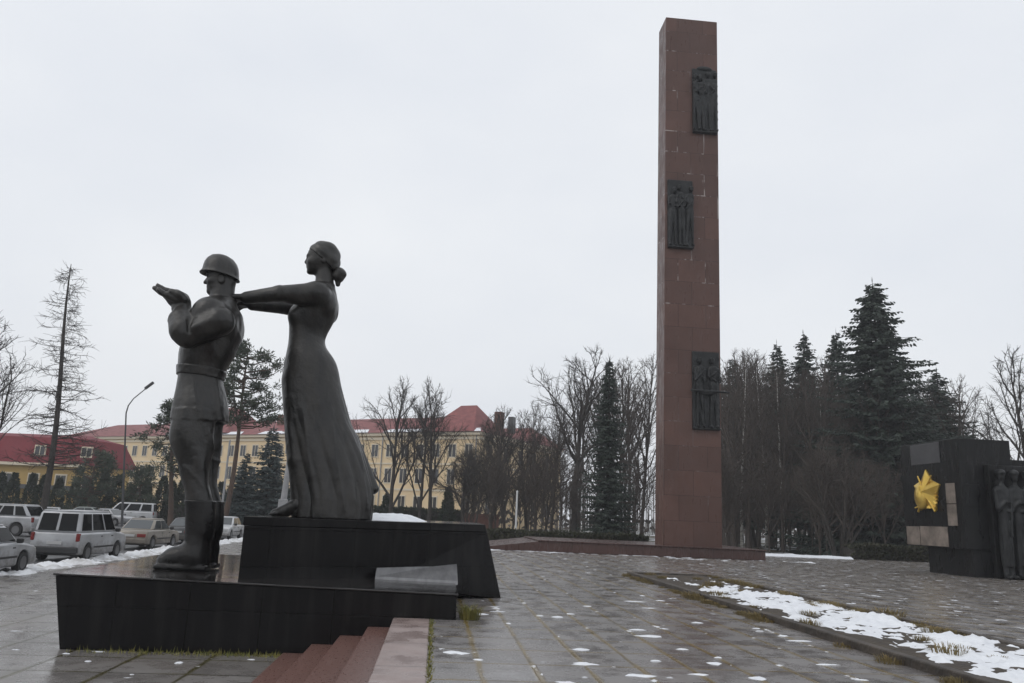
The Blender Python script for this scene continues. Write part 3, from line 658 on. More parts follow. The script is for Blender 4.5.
# ================================================================== the dark memorial wall at the right
mw = thing('memorial_wall', 'dark stone memorial wall with missing slabs at the right edge of the plaza', 'monument', (23.2, 33.4, 0))
o3 = np.array((23.2, 33.4, 0))
b = MB(); b.box(22.0, 24.35, 31.5, 35.75, 1.12, 5.72); b.v = rel(b.v); bev(b.build('wall_block', M['wall_black'], mw), .02, 2)
b = MB(); b.box(22.25, 30, 31.55, 34.5, 0, 1.118); b.v = rel(b.v); bev(b.build('wall_base', M['wall_black'], mw), .02, 2)
b = MB(); b.box(24.352, 33, 31.9, 34.5, 1.12, 4.95); b.v = rel(b.v); bev(b.build('wall_wing', M['wall_black'], mw), .02, 2)
def slab(m, y0, y1, z0, z1, lab, t=.035):
    b = MB(); b.box(22 - t, 21.997, y0, y1, z0, z1); b.v = rel(b.v); o = bev(b.build('facing_slab', m, mw), .008, 1); o['label'] = lab
slab(M['wall_grey'], 32.75, 34.9, 4.75, 5.66, 'plain grey facing slab along the top')
slab(M['beige'], 31.9, 32.52, 2.98, 3.84, 'pale bare patch beside the gold emblem, upper'); slab(M['beige'], 31.9, 32.52, 2.05, 2.95, 'pale bare patch beside the gold emblem, lower')
slab(M['beige'], 32.6, 34.55, 1.16, 2.0, 'pale stained strip under the gold emblem'); slab(M['beige'], 34.6, 35.6, 1.16, 1.98, 'small pale patch at the lower left corner')
# gold emblem on the side face: star, shield, rays
em = thing('gold_emblem', 'gilded star emblem with an oval shield mounted on the dark wall', 'emblem', (21.99, 33.8, 3.5))
def fwd(y, z, x): return (-x, -y, z)    # y: to the right as seen from the front
def star(R, r, h, n=5, rot=0):
    ring = []
    for k in range(2 * n):
        a = pi / 2 + k * pi / n + rot; q = R if k % 2 == 0 else r; ring.append((q * cos(a), q * sin(a)))
    b = MB(); b.add([fwd(y, z, 0.0) for y, z in ring] + [fwd(y, z, .06) for y, z in ring] + [fwd(0, 0, h)],
                    [(i, (i + 1) % (2 * n), 2 * n + (i + 1) % (2 * n), 2 * n + i) for i in range(2 * n)] + [(2 * n + i, 2 * n + (i + 1) % (2 * n), 4 * n) for i in range(2 * n)]); return b
star(1.0, .64, .36).build('star', M['gold'], em)
b = MB()
for k in range(9):
    a0 = radians(-88 + k * 12); R1 = .84 - .03 * abs(k - 4); da = radians(5.4)
    b.add([fwd(.2 * cos(a0), .2 * sin(a0), .10), fwd(R1 * cos(a0 - da), R1 * sin(a0 - da), .03), fwd(R1 * cos(a0), R1 * sin(a0), .13), fwd(R1 * cos(a0 + da), R1 * sin(a0 + da), .03),
           fwd(R1 * cos(a0), R1 * sin(a0), .0)], [(0, 1, 2), (0, 2, 3), (1, 4, 2), (2, 4, 3)])
b.build('ray_fan', M['gold'], em)
nU, nV = 20, 6; b = MB(); vs = [fwd(-.24, -.20, .42)]
for j in range(1, nV + 1):
    for i in range(nU):
        a = 2 * pi * i / nU; q = j / nV; vs.append(fwd(-.22 + .40 * q * cos(a), -.20 + .56 * q * sin(a), .42 - .22 * q * q + (.05 if j == nV - 1 else 0)))
vs += [fwd(-.22 + .40 * cos(2 * pi * i / nU), -.20 + .56 * sin(2 * pi * i / nU), .05) for i in range(nU)]
fs = [(0, 1 + i, 1 + (i + 1) % nU) for i in range(nU)] + [(1 + j * nU + i, 1 + j * nU + (i + 1) % nU, 1 + (j + 1) * nU + (i + 1) % nU, 1 + (j + 1) * nU + i) for j in range(nV) for i in range(nU)]
b.add(vs, fs); smooth(b.build('shield', M['gold'], em))
b = MB()
for sg in (-1, 1):
    b.tube([fwd(sg * .62, -.86, .12), fwd(0, 0, .2), fwd(-sg * .5, .72, .12)], [.055, .05, .03], 8)
    b.tube([fwd(sg * .50, -.62, .10), fwd(sg * .74, -.70, .2)], [.04, .03], 6)
b.build('crossed_blades', M['gold'], em)
# stone soldiers in high relief on the front face
rs = thing('soldier_relief', 'dark high relief of soldiers standing side by side on the memorial wall', 'statue', (24.6, 31.2, 0))
b = MB(); b.box(23.05, 27.2, 31.2, 31.495, 0, 4.62); o3 = np.array((24.6, 31.2, 0)); b.v = rel(b.v); bev(b.build('backing_slab', M['wall_black'], rs), .02, 2)
for k, cx in enumerate((23.36, 23.95, 24.55, 25.15)):
    s = SDF((cx - .75, 30.2, 0), (cx + .75, 31.35, 4.75), .04); y = 30.92; t = 4.15
    s.d = s.full(s.ell((cx, y, t), (.15, .18, .25))); s.uni(s.ell((cx, y, t + .13), (.18, .22, .16)), .02); s.uni(s.cone((cx, y, t - .2), (cx, y, t - .45), .09, .11), .04)
    s.uni(s.ell((cx, y + .05, t - .58), (.33, .22, .20)), .08); s.uni(s.ell((cx, y, t - 1.0), (.27, .25, .62)), .08)
    s.uni(s.loft([(.5, cx - .22, cx + .22, .22, y), (1.2, cx - .25, cx + .25, .25, y), (2.2, cx - .24, cx + .24, .25, y), (2.75, cx - .21, cx + .21, .23, y), (3.3, cx - .25, cx + .25, .24, y)], lambda th, z: 1 + .07 * np.sin(9 * th) * np.clip((2.6 - z) / 1.2, 0, 1)), .06)
    for sx in (-1, 1):
        s.uni(s.cone((cx + sx * .28, y - .03, t - .62), (cx + sx * .29, y - .10, t - 1.35), .11, .10), .05)
        s.uni(s.cone((cx + sx * .29, y - .10, t - 1.35), (cx + sx * .06, y - .26, t - 1.25 - .18 * sx), .09, .07), .05)
        s.uni(s.cone((cx + sx * .12, y, .9), (cx + sx * .12, y, .15), .12, .11), .05); s.uni(s.ell((cx + sx * .13, y - .14, .10), (.10, .22, .11)), .03)
    s.uni(s.cone((cx + .16, y - .30, 3.05), (cx + .02, y - .33, 1.7), .05, .05), .02)
    s.d = np.maximum(s.d, .01 - s.Z); s.build('stone_soldier', M['relief'], rs, (24.6, 31.2, 0))

# ================================================================== buildings
def frustum(b, y0, y1, hw0, hw1):   # unused axis helper kept simple
    return b
sch = thing('school_building', 'long pale yellow three storey building with a red hipped roof behind the trees', 'building', (6.1, 120, 0), math.atan2(37, -56.1))
# local frame: +x runs along the facade away to the left, +y towards the viewer side is negative
FL = 104.0; EH = 14.0; DP = 30.0
# local +x points left and away; the facade normal that faces the camera is local +y (rotated)
b = MB(); b.box(0, FL, -DP, 0, -1, EH); b.build('wall', M['yellow'], sch)
b = MB()
for z0, z1, pr in ((4.9, 5.2, .12), (9.0, 9.25, .12), (12.95, 13.35, .18), (13.6, 14.05, .55)):
    b.box(-pr, FL + pr, .003, pr, z0, z1); b.box(-pr, -.003, -DP, pr + .001, z0 + .002, z1 + .002)
b.build('cornice', M['cream'], sch)
def hip(x0, x1, y0, y1, z0, z1, ins):
    b = MB(); ym = (y0 + y1) / 2
    b.add([(x0, y0, z0), (x1, y0, z0), (x1, y1, z0), (x0, y1, z0), (x0 + ins, ym, z1), (x1 - ins, ym, z1)],
          [(0, 1, 5, 4), (1, 2, 5), (2, 3, 4, 5), (3, 0, 4), (3, 2, 1, 0)]); return b
rf = hip(-.8, FL + .8, -17, .8, EH + .06, EH + 3.6, 7).build('roof', M['roof'], sch)
hip(-.8, 17, -DP - .8, -16.9, EH + .07, EH + 3.5, 4).build('roof', M['roof'], sch)
hip(.6, 10.0, -11, .95, EH + .12, EH + 5.0, 3.2).build('roof_pavilion', M['roof'], rf)
hip(54, 66, -13, .9, EH + .5, EH + 6.2, 4.4).build('roof_pavilion', M['roof'], rf)
hip(30, 40, -13, .9, EH + .5, EH + 4.6, 4.2).build('roof_pavilion', M['roof'], rf)
MB().box(-.2, 1.0, -7.2, -6, EH + 1, EH + 4.0).build('chimney', M['brick'], rf); MB().box(-.3, .6, -11, -10, EH + 1, EH + 3.7).build('chimney', M['darkpole'], rf)
MB().box(46, 47.2, -6, -5, EH + 1, EH + 4.4).build('chimney', M['brick'], rf)
for xd in (.5, 18.3, 33.3, 51.3, 69.3): MB().tube([(xd, .14, 0), (xd, .14, EH - .5)], .09, 6).build('downpipe', M['pole'], sch)
sno = MB()
for x0, x1 in ((-.6, 18), (21, 30), (33, 46), (50, 57), (60, 71)): sno.add([(x0, .82, EH + .12), (x1, .82, EH + .12), (x1 - .6, -.5, EH + .75), (x0 + .9, -.7, EH + .80)], [(0, 1, 2, 3)])
link('roof_snow', sno.raw('roof_snow'), M['snow'], sch)
def window_mesh(w, h):
    b = MB(); n = []
    b.box(-w / 2 - .14, w / 2 + .14, .002, .09, -h / 2 - .16, h / 2 + .18); k = len(b.f)
    b.box(-w / 2, -.05, .03, .11, -h / 2, h / 2); b.box(.05, w / 2, .03, .11, -h / 2, h / 2)
    me = b.mesh('window'); me.materials.append(M['cream']); me.materials.append(M['glass'])
    for i, pl in enumerate(me.polygons): pl.material_index = 0 if i < k else 1
    return me
wm1, wm2 = window_mesh(1.25, 2.2), window_mesh(1.25, 1.9)
def add_win(me, par, loc, rz=0):
    o = bpy.data.objects.new('window', me); C.objects.link(o); o.parent = par; o.location = loc; o.rotation_euler = (0, 0, rz); return o
xw = 1.8
while xw < FL - 1:
    for k, z in enumerate((2.9, 7.2, 11.2)): add_win(wm1 if k < 2 else wm2, sch, (xw, 0, z))
    xw += 3.0
for k, z in enumerate((2.9, 7.2, 11.2)):
    for j in range(5): add_win(wm1, sch, (0, -3.2 - 5.2 * j, z), pi / 2)
# low building with a crimson mansard roof
red = thing('low_building', 'low yellow building with a bright crimson mansard roof and dormers at the left edge', 'building', (-60, 104, .3), math.atan2(-4, 24))
RL = 16.8
b = MB(); b.box(-14, RL, 0, 11, 0, 5.2); b.build('wall', M['yellow2'], red)
b = MB(); b.add([(-14.5, -.7, 5.25), (RL + .7, -.7, 5.25), (RL + .7, 11.7, 5.25), (-14.5, 11.7, 5.25), (-13, .9, 8.5), (RL - .7, .9, 8.5), (RL - .7, 10.1, 8.5), (-13, 10.1, 8.5), (-11, 5.5, 9.2), (RL - 3, 5.5, 9.2)],
               [(0, 1, 5, 4), (1, 2, 6, 5), (2, 3, 7, 6), (3, 0, 4, 7), (4, 5, 9, 8), (5, 6, 9), (6, 7, 8, 9), (7, 4, 8), (3, 2, 1, 0)])
rr = b.build('roof', M['roof_bright'], red)
MB().box(-14.4, RL + .6, -.68, -.45, 4.9, 5.245).build('eave_board', M['cream'], red)
for xd in (-9, -1.5, 2.2, 11.5, 17.5):
    d = MB(); d.box(xd - .9, xd + .9, -.35, 1.2, 5.9, 7.5).build('dormer', M['roof_bright'], rr)
for xd in (-9, -1.5, 2.2, 11.5, 17.5): add_win(window_mesh(1.2, 1.0), red, (xd, -.352, 6.75), pi)
for xd in (-10, -6.5, -3, .5, 4, 7.5, 11, 14.5, 18, 21): add_win(wm2, red, (xd, 0, 2.9), pi)
add_win(wm2, red, (RL, 5, 3.4), -pi / 2)
MB().box(-14, RL, -2.2, -.003, 2.1, 2.6).build('balcony_band', M['darkpole'], red)

# ================================================================== trees
class TM:
    """fast tube accumulator for branches"""
    def __init__(s): s.m = MB()
    def tube(s, p, r, n): s.m.tube(p, r, n, cap=False)
def unit(v): return v / (np.linalg.norm(v) + 1e-9)
def bare_tree(seed, H, r0, fork=.28, spread=.5, limbs=11, trunk_bend=.03, up=.10, twig=.014, sub=7, tw=5, lean=(0, 0), multi=1):
    R = np.random.RandomState(seed); T, K = MB(), MB()
    def poly(p, d, L, n, wob, upw):
        pts = [p]; d = unit(d)
        for i in range(n):
            d = unit(d + R.normal(0, wob, 3) + np.array((0, 0, upw))); p = p + d * L / n; pts.append(p)
        return np.array(pts)
    for mt in range(multi):
        ang = R.uniform(0, 6.28); sp = .0 if multi == 1 else R.uniform(.15, .55)
        d0 = np.array((lean[0] + sp * cos(ang), lean[1] + sp * sin(ang), 1.)); h = H * (1 if multi == 1 else R.uniform(.6, 1))
        tr = poly(np.array((0., 0, -.3)) + (0 if multi == 1 else .25) * np.array((cos(ang), sin(ang), 0)), d0, h * .93, 12, trunk_bend, .02)
        rad = r0 * (1 - np.linspace(0, 1, 13)) ** .8 + .02; rad[0] *= 1.35
        T.tube(tr, rad, 8, cap=False)
        nl = limbs if multi == 1 else max(4, limbs // 2)
        for i in range(nl):
            t = fork + (1 - fork) * ((i + R.uniform(0, .9)) / nl) ** .9; t = min(t, .985); q = t * 12; j = min(int(q), 11); p = tr[j] + (tr[j + 1] - tr[j]) * (q - j)
            az = i * 2.4 + R.uniform(-.5, .5); tilt = spread * (1.25 - .6 * t) + R.uniform(-.15, .15)
            d = np.array((sin(tilt) * cos(az), sin(tilt) * sin(az), cos(tilt))) + .5 * np.array((lean[0], lean[1], 0)); L = h * (1.02 - t) * R.uniform(.55, .85) + .6
            lr = r0 * (1 - t) ** .8 * .55 + .03; lim = poly(p, d, L, 6, .13, up); K.tube(lim, np.linspace(lr, .022, 7), 5, cap=False)
            ns = max(3, int(sub * L / (H * .4)))
            for a in range(ns):
                u = .18 + .8 * (a + R.rand()) / ns; q2 = min(u * 6, 5.999); j2 = int(q2); p2 = lim[j2] + (lim[j2 + 1] - lim[j2]) * (q2 - j2)
                dl = unit(lim[j2 + 1] - lim[j2]); d2 = unit(dl + R.normal(0, .55, 3) + np.array((0, 0, .15))); L2 = L * (1.05 - u) * R.uniform(.4, .7) + .5
                sb = poly(p2, d2, L2, 4, .16, up * .8); K.tube(sb, np.linspace(max(lr * (1 - u) * .55, twig * 1.3), twig, 5), 3, cap=False)
                for c in range(tw):
                    u3 = R.uniform(.1, 1); q3 = min(u3 * 4, 3.999); j3 = int(q3); p3 = sb[j3] + (sb[j3 + 1] - sb[j3]) * (q3 - j3)
                    d3 = unit(unit(sb[j3 + 1] - sb[j3]) + R.normal(0, .6, 3)); L3 = R.uniform(.35, 1.0) * (.4 + L2 * .3)
                    K.tube(poly(p3, d3, L3, 2, .2, up), [twig, twig * .75, twig * .45], 3, cap=False)
    return T.raw('trunk'), K.raw('crown')
def spray(R, b, p, d, L, w):
    """one flat needle spray as a thin pointed quad pair"""
    d = unit(d); s_ = unit(np.cross(d, R.normal(0, 1, 3))) * w
    b.add([p, p + d * L * .5 + s_, p + d * L, p + d * L * .5 - s_], [(0, 1, 2, 3)])
def spruce(seed, H, Rb, base=.06, gap=.34, dens=1., droop=.25, per=9, prof=.8, nl=.42, ragged=.3):
    R = np.random.RandomState(seed); T, K = MB(), MB()
    T.tube([(0, 0, -.3), (0, 0, H * .5), (0, 0, H)], [H * .014 + .03, H * .008 + .02, .015], 7, cap=False)
    z = H * base
    while z < H * .985:
        t = z / H; L0 = Rb * (1 - t) ** prof + .12; n = max(4, int(per * (1 - t * .5)))
        for k in range(n):
            if R.rand() > dens: continue
            az = R.uniform(0, 6.28); L = L0 * R.uniform(1 - ragged, 1 + ragged * .45); o = np.array((cos(az), sin(az), 0.)); m = max(3, int(L / .24)); pts = []
            zz = z + R.uniform(-.2, .2)
            for i in range(m + 1):
                u = i / m; pts.append(o * L * u + np.array((0, 0, zz - droop * L * (u - .55 * u * u * 1.3) + .03 * R.normal())))
            pts = np.array(pts); K.tube(pts[::max(1, m // 2)], np.linspace(.035, .012, len(pts[::max(1, m // 2)])), 3, cap=False)
            sd = np.array((-sin(az), cos(az), 0.))
            for i in range(1, m + 1):
                u = i / m; ln = nl * (1.15 - .6 * u) * R.uniform(.7, 1.25) * min(1, .5 + L / 2)
                for sg in (-1, 1): spray(R, K, pts[i], sd * sg + o * .55 + np.array((0, 0, -.30 - .3 * R.rand())), ln, ln * .24)
                spray(R, K, pts[i], o + np.array((0, 0, -.9 * R.rand())), ln * .9, ln * .20)
        z += gap * (1 - .45 * t) * R.uniform(.8, 1.2)
    spray(R, K, np.array((0, 0, H - .4)), np.array((0, 0, 1.)), .8, .05)
    return T.raw('trunk'), K.raw('crown')
def larch(seed, H, r0, lean):
    R = np.random.RandomState(seed); T, K = MB(), MB()
    tr = np.array([(lean * H * t + .25 * sin(5 * t), 0, H * t - .3) for t in np.linspace(0, 1, 14)])
    T.tube(tr, r0 * (1 - np.linspace(0, 1, 14)) ** .75 + .025, 8, cap=False)
    for i in range(150):
        t = .22 + .77 * (i + R.rand()) / 150; q = t * 13; j = min(int(q), 12); p = tr[j] + (tr[j + 1] - tr[j]) * (q - j); az = R.uniform(0, 6.28)
        L = (4.6 * (1 - t) ** .8 + .5) * R.uniform(.35, 1.0); d = np.array((cos(az), sin(az), -.18 + .5 * max(0, .5 - t))); pts = [p]
        for k in range(5): d = unit(d + R.normal(0, .10, 3) + np.array((0, 0, .06))); pts.append(pts[-1] + d * L / 5)
        pts = np.array(pts); K.tube(pts, np.linspace(.05 * (1.2 - t), .014, 6), 3, cap=False)
        for k in range(int(5 + L * 5)):
            u = R.uniform(.15, 1) * 4.999; jj = int(u); pp = pts[jj] + (pts[jj + 1] - pts[jj]) * (u - jj); dd = unit(d + R.normal(0, .8, 3) + np.array((0, 0, -.2))); l3 = R.uniform(.25, .8)
            K.tube([pp, pp + dd * l3 * .5 + R.normal(0, .04, 3), pp + dd * l3], [.014, .012, .008], 3, cap=False)
    return T.raw('trunk'), K.raw('crown')
def pine(seed, H, r0, lean, crown0, rad, ncl, fork=False):
    R = np.random.RandomState(seed); T, K = MB(), MB(); N = MB()
    tr = np.array([(lean * H * t + .3 * sin(4 * t + seed), .2 * sin(3 * t), H * t - .3) for t in np.linspace(0, .97, 12)])
    T.tube(tr, r0 * (1 - np.linspace(0, .9, 12)) + .03, 8, cap=False)
    if fork:
        j = 6; f2 = np.array([tr[j] + np.array((-.35 * k * .5, 0, H * .045 * k)) for k in range(1, 8)]); T.tube(np.vstack([tr[j], f2]), np.linspace(r0 * .45, .04, 8), 6, cap=False)
    for i in range(ncl):
        t = crown0 + (1 - crown0) * ((i + R.rand()) / ncl); q = min(t, .99) * 11; j = min(int(q), 10); p = tr[j] + (tr[j + 1] - tr[j]) * (q - j)
        az = R.uniform(0, 6.28); env = sqrt(max(.06, 1 - ((t - crown0) / (1 - crown0) * 1.5 - .55) ** 2)); L = rad * env * R.uniform(.35, 1.05)
        end = p + np.array((cos(az) * L, sin(az) * L, R.uniform(.1, .45) * L)); mid = (p + end) / 2 + R.normal(0, .15, 3) + np.array((0, 0, -.1 * L))
        K.tube([p, mid, end], [.07, .045, .02], 4, cap=False)
        for c in range(4):
            cc = end + R.normal(0, .42, 3) * np.array((1, 1, .28)) - (end - p) * R.uniform(0, .4)
            for k in range(34): d = R.normal(0, 1, 3) + np.array((0, 0, .35)); spray(R, N, cc + R.normal(0, .16, 3), d, R.uniform(.28, .5), .045)
    return T.raw('trunk'), K.raw('branches'), N.raw('needles')
def leafy(seed, fn, n, L, w):
    """many small leaf faces on the volume given by fn(R) -> (point, outward)"""
    R = np.random.RandomState(seed); b = MB()
    for _ in range(n):
        p, o = fn(R); spray(R, b, p, o + R.normal(0, .5, 3), L * R.uniform(.6, 1.3), w)
    return b.raw('foliage')
def setmat(me, m):
    me.materials.clear(); me.materials.append(m); return me

_protos = {}
def tree(name, parts, loc, sc, rz, label, cat='tree', group=None, sx=1.):
    t = thing(name, label, cat, loc, rz, group); t.scale = (sc * sx, sc * sx, sc)
    for pn, me in parts:
        o = bpy.data.objects.new(pn, me); C.objects.link(o); o.parent = t
    return t
def pr(me2, *mats):
    return list(zip(('trunk', 'crown', 'needles'), [setmat(m_, q) for m_, q in zip(me2, mats)]))
B = [pr(bare_tree(11, 15, .20, .22, .62, 15, .05, .05, sub=11, tw=10, twig=.015), M['bark'], M['bark']),
     pr(bare_tree(12, 15, .22, .16, .62, 15, .05, .05, sub=11, tw=10, twig=.015), M['bark'], M['bark']),
     pr(bare_tree(13, 17.5, .32, .32, .80, 18, .06, .07, sub=12, tw=10, twig=.016), M['bark'], M['bark']),
     pr(bare_tree(14, 20, .19, .30, .46, 17, .025, .07, sub=8, tw=8, twig=.015), M['bark_brown'], M['bark_brown']),
     pr(bare_tree(15, 20, .18, .26, .42, 18, .03, .08, sub=8, tw=8, twig=.015), M['bark_brown'], M['bark_brown']),
     pr(bare_tree(16, 13, .13, .16, .60, 16, .05, .06, sub=9, tw=8, twig=.015), M['bark_brown'], M['bark_brown']),
     pr(bare_tree(17, 19, .14, .30, .45, 17, .02, .0, sub=8, tw=8, twig=.013), M['bark_birch'], M['bark_brown'])]
BUSH = pr(bare_tree(21, 8, .085, .22, .5, 12, .04, .04, multi=11, sub=7, tw=7), M['bark'], M['bark_brown'])
ROUND = pr(bare_tree(22, 7, .17, .32, 1.0, 18, .05, .03, sub=11, tw=12, twig=.016), M['bark'], M['bark'])
SAP = pr(bare_tree(23, 9, .05, .12, .55, 16, .05, .06, sub=7, tw=8), M['bark_brown'], M['bark_brown'])
SP = [pr(spruce(31, 23, 8.8, .04, .40, .90, .40, 13, .80, .66, .60), M['bark'], M['spruce']),
      pr(spruce(32, 22, 6.4, .12, .36, .95, .36, 12, .86, .56, .5), M['bark'], M['spruce']),
      pr(spruce(33, 14.5, 2.35, .03, .27, 1., .28, 12, .72, .42, .35), M['bark'], M['spruce']),
      pr(spruce(34, 8, 2.9, .03, .24, 1., .15, 11, .80, .42, .2), M['bark'], M['blue_spruce'])]
# left-hand trees
tree('larch_tree', pr(larch(41, 19.9, .24, -.035), M['bark'], M['bark']), (-27.9, 60, -.6), 1, 0, 'tall leaning larch with sparse bare level branches behind the parked cars')
tree('bare_tree', B[1], (-34.0, 60, -.6), 1.07, 1.1, 'dark bare tree cut by the left edge of the photo, beside the larch')
P = lambda me3: list(zip(('trunk', 'branches', 'needles'), [setmat(me3[0], M['bark_pine']), setmat(me3[1], M['bark_pine']), setmat(me3[2], M['pine'])]))
tree('pine_tree', P(pine(51, 15.6, .22, .06, .56, 4.3, 54, True)), (-16.8, 65, -.6), 1, 0, 'tall umbrella-shaped pine standing between the two statues')
tree('pine_tree', P(pine(52, 11.2, .22, -.02, .42, 2.5, 30)), (-22.4, 70, -.6), 1, .3, 'shorter dense pine half hidden behind the soldier statue')
tree('pine_tree', P(pine(53, 7.2, .12, .0, .12, 2.9, 44)), (-35.3, 86, -.6), 1, 1.3, 'low bushy young pine behind the silver van')
tree('pine_tree', P(pine(54, 6.0, .10, .0, .15, 1.9, 30)), (-30.6, 86.3, -.6), 1, 2.3, 'smallest young pine beside the white minibus')
tree('spruce_tree', SP[3], (-17.6, 75, -.6), .86, 0, 'smaller of two blue-green spruces seen between the statues')
tree('spruce_tree', SP[3], (-15.5, 75, -.6), 1.17, 2, 'larger of two blue-green spruces seen between the statues')
# middle trees in front of the school
tree('bare_tree', B[1], (-4.0, 75, -.2), .98, .4, 'forked bare tree just right of the woman statue')
tree('bare_tree', B[0], (-.5, 75, -.2), 1.0, 2.2, 'two-stemmed looking bare tree in front of the windows of the yellow building', sx=.9)
tree('bare_tree', B[1], (-1.6, 80, -.2), .96, 3.9, 'slim bare tree between the forked tree and the round crowned tree', sx=.8)
tree('round_tree', ROUND, (2.6, 68, -.15), 1.0, 0, 'small dark round-crowned bare tree before the corner of the yellow building')
gm = 'bare trees between the yellow building and the stele'
LBm = 'one of many bare trees in the row between yellow building and tall stele'
for i, (x, y, k, sc) in enumerate([(5.6, 80, 0, .88), (7.4, 84, 5, 1.0), (9.4, 82, 0, .86), (10.8, 78, 5, .92), (8.6, 74, 5, .72), (11.6, 92, 3, .78), (6.6, 92, 1, .9), (15.2, 84, 3, .86), (17.4, 86, 0, 1.2), (20.5, 94, 3, 1.0), (12.6, 86, 5, .8), (4.4, 88, 5, .9),
                                   (16.4, 76, 5, .8), (9.9, 70, 5, .55), (6.9, 71, 5, .5), (18.6, 74, 5, .75), (14.0, 96, 4, .8), (23.6, 98, 4, 1.0)]):
    tree('bare_tree', B[k], (x, y, 0), sc, i * 1.7, LBm, group=gm)
tree('bare_tree', B[2], (12.6, 72, 0), 1.04, .9, 'big spreading bare tree with curving limbs left of the dark spruce')
tree('spruce_tree', SP[2], (13.5, 62, 0), 1.0, 0, 'single narrow dark spruce left of the tall stele')
tree('bare_tree', B[3], (19.4, 79, 0), .96, .2, 'tall bare tree right behind the narrow dark spruce'); tree('bare_tree', B[4], (22.0, 84, 0), 1.03, 1.9, 'tall bare tree next to the left edge of the stele')
tree('bare_tree', B[4], (17.0, 72, 0), .86, 4.1, 'slender bare tree between the narrow spruce and the stele')
# right-hand wood
tree('birch_tree', B[6], (27.6, 70, 0), .98, 0, 'pale-stemmed birch closest to the right edge of the stele')
tree('birch_tree', B[6], (29.6, 66, 0), .88, 2.1, 'second pale-stemmed birch from the right edge of the stele'); tree('birch_tree', B[6], (31.6, 74, 0), 1.0, 4.2, 'third pale-stemmed birch from the stele, under the first spruce top')
tree('birch_tree', B[6], (34.4, 68, 0), .80, 5.1, 'fourth pale-stemmed birch from the stele, in the dark wood')
tree('spruce_tree', SP[1], (35.4, 79, 0), .96, 0, 'leftmost spruce top standing out of the brown wood'); tree('spruce_tree', SP[1], (38.9, 80, 0), 1.03, 1.2, 'second spruce top from the left over the brown wood')
tree('spruce_tree', SP[1], (40.0, 75, 0), .99, 2.7, 'third spruce top from the left, just beside the great spruce'); tree('spruce_tree', SP[0], (36.6, 62, 0), 1.0, 0, 'great broad spruce, tallest tree in the photo')
tree('spruce_tree', SP[1], (47.3, 70, 0), .78, 4.0, 'low broad spruce behind the dark memorial wall', sx=1.5); tree('spruce_tree', SP[1], (43.8, 68, 0), .66, 5.0, 'short spruce squeezed between the great spruce and the memorial wall', sx=1.5)
tree('spruce_tree', SP[1], (31.6, 82, 0), .90, 5.6, 'half hidden spruce at the left end of the wood beside the birches')
tree('bare_tree', B[1], (44.0, 55, 0), 1.08, 2.0, 'bare tree with tangled branches at the right edge over the memorial wall')
tree('bare_bush', BUSH, (27.2, 52, 0), 1.0, 0, 'large many-stemmed bare bush fanning out before the wood', cat='bush')
gr = 'bare trees of the brown wood'
LBr = 'one of the many thin brown bare trees crowding the wood right of the stele'
R_ = random.Random(5); k = 0
while k < 84:
    y = R_.uniform(58, 100); a = R_.uniform(.352, .70); x = a * y
    if y < 64 and a > .62: continue
    v = R_.choice([3, 4, 5, 5, 3]); h = R_.uniform(.66, .92) * (y / 78) * (1.18 - .35 * (a - .35))
    if v == 5: h *= 1.15
    tree('bare_tree', B[v], (x, y, 0), h, R_.uniform(0, 6.28), LBr, group=gr); k += 1
gs = 'saplings of the undergrowth'
for k in range(60):
    if k < 38: y = R_.uniform(54, 72); x = R_.uniform(.36, .66) * y; lab = 'one of the thin bare saplings under the wood right of the stele'; g = gs
    else: y = R_.uniform(66, 84); x = R_.uniform(.04, .26) * y; lab = 'one of the thin bare saplings under the trees left of the stele'; g = 'saplings left of the stele'
    tree('sapling', SAP, (x, y, 0), R_.uniform(.5, .85), R_.uniform(0, 6.28), lab, group=g)
# a far-off wood that closes the gaps between the trunks
def far_wood():
    R = np.random.RandomState(3); b = MB()
    for _ in range(900):
        x = R.uniform(5, 190); y = R.uniform(125, 175) - .12 * x; h = R.uniform(9, 15); w = R.uniform(.05, .14); lx = R.normal(0, .5)
        b.tube([(x, y, -.5), (x + lx * .4, y, h * .5), (x + lx, y, h)], [w, w * .7, .03], 3, cap=False)
        for _ in range(9):
            t = R.uniform(.2, .95); a = R.uniform(0, 6.28); L = R.uniform(1, 3) * (1.2 - t)
            p = np.array((x + lx * t, y, h * t)); b.tube([p, p + np.array((cos(a) * L, sin(a) * L, L * .8))], [.045, .02], 3, cap=False)
    for _ in range(2600):
        x = R.uniform(5, 190); y = R.uniform(112, 122) - .12 * x; p = np.array((x, y, R.uniform(0, 2.6) ** 1.0 * .8))
        spray(R, b, p, R.normal(0, 1, 3) + np.array((0, 0, .8)), R.uniform(.6, 1.3), .25)
    return b.raw('far_wood')
fw = link('far_wood', far_wood(), M['bark_brown']); tag(fw, 'far-off brown wood filling the gaps between the trunks', 'wood', kind='stuff')

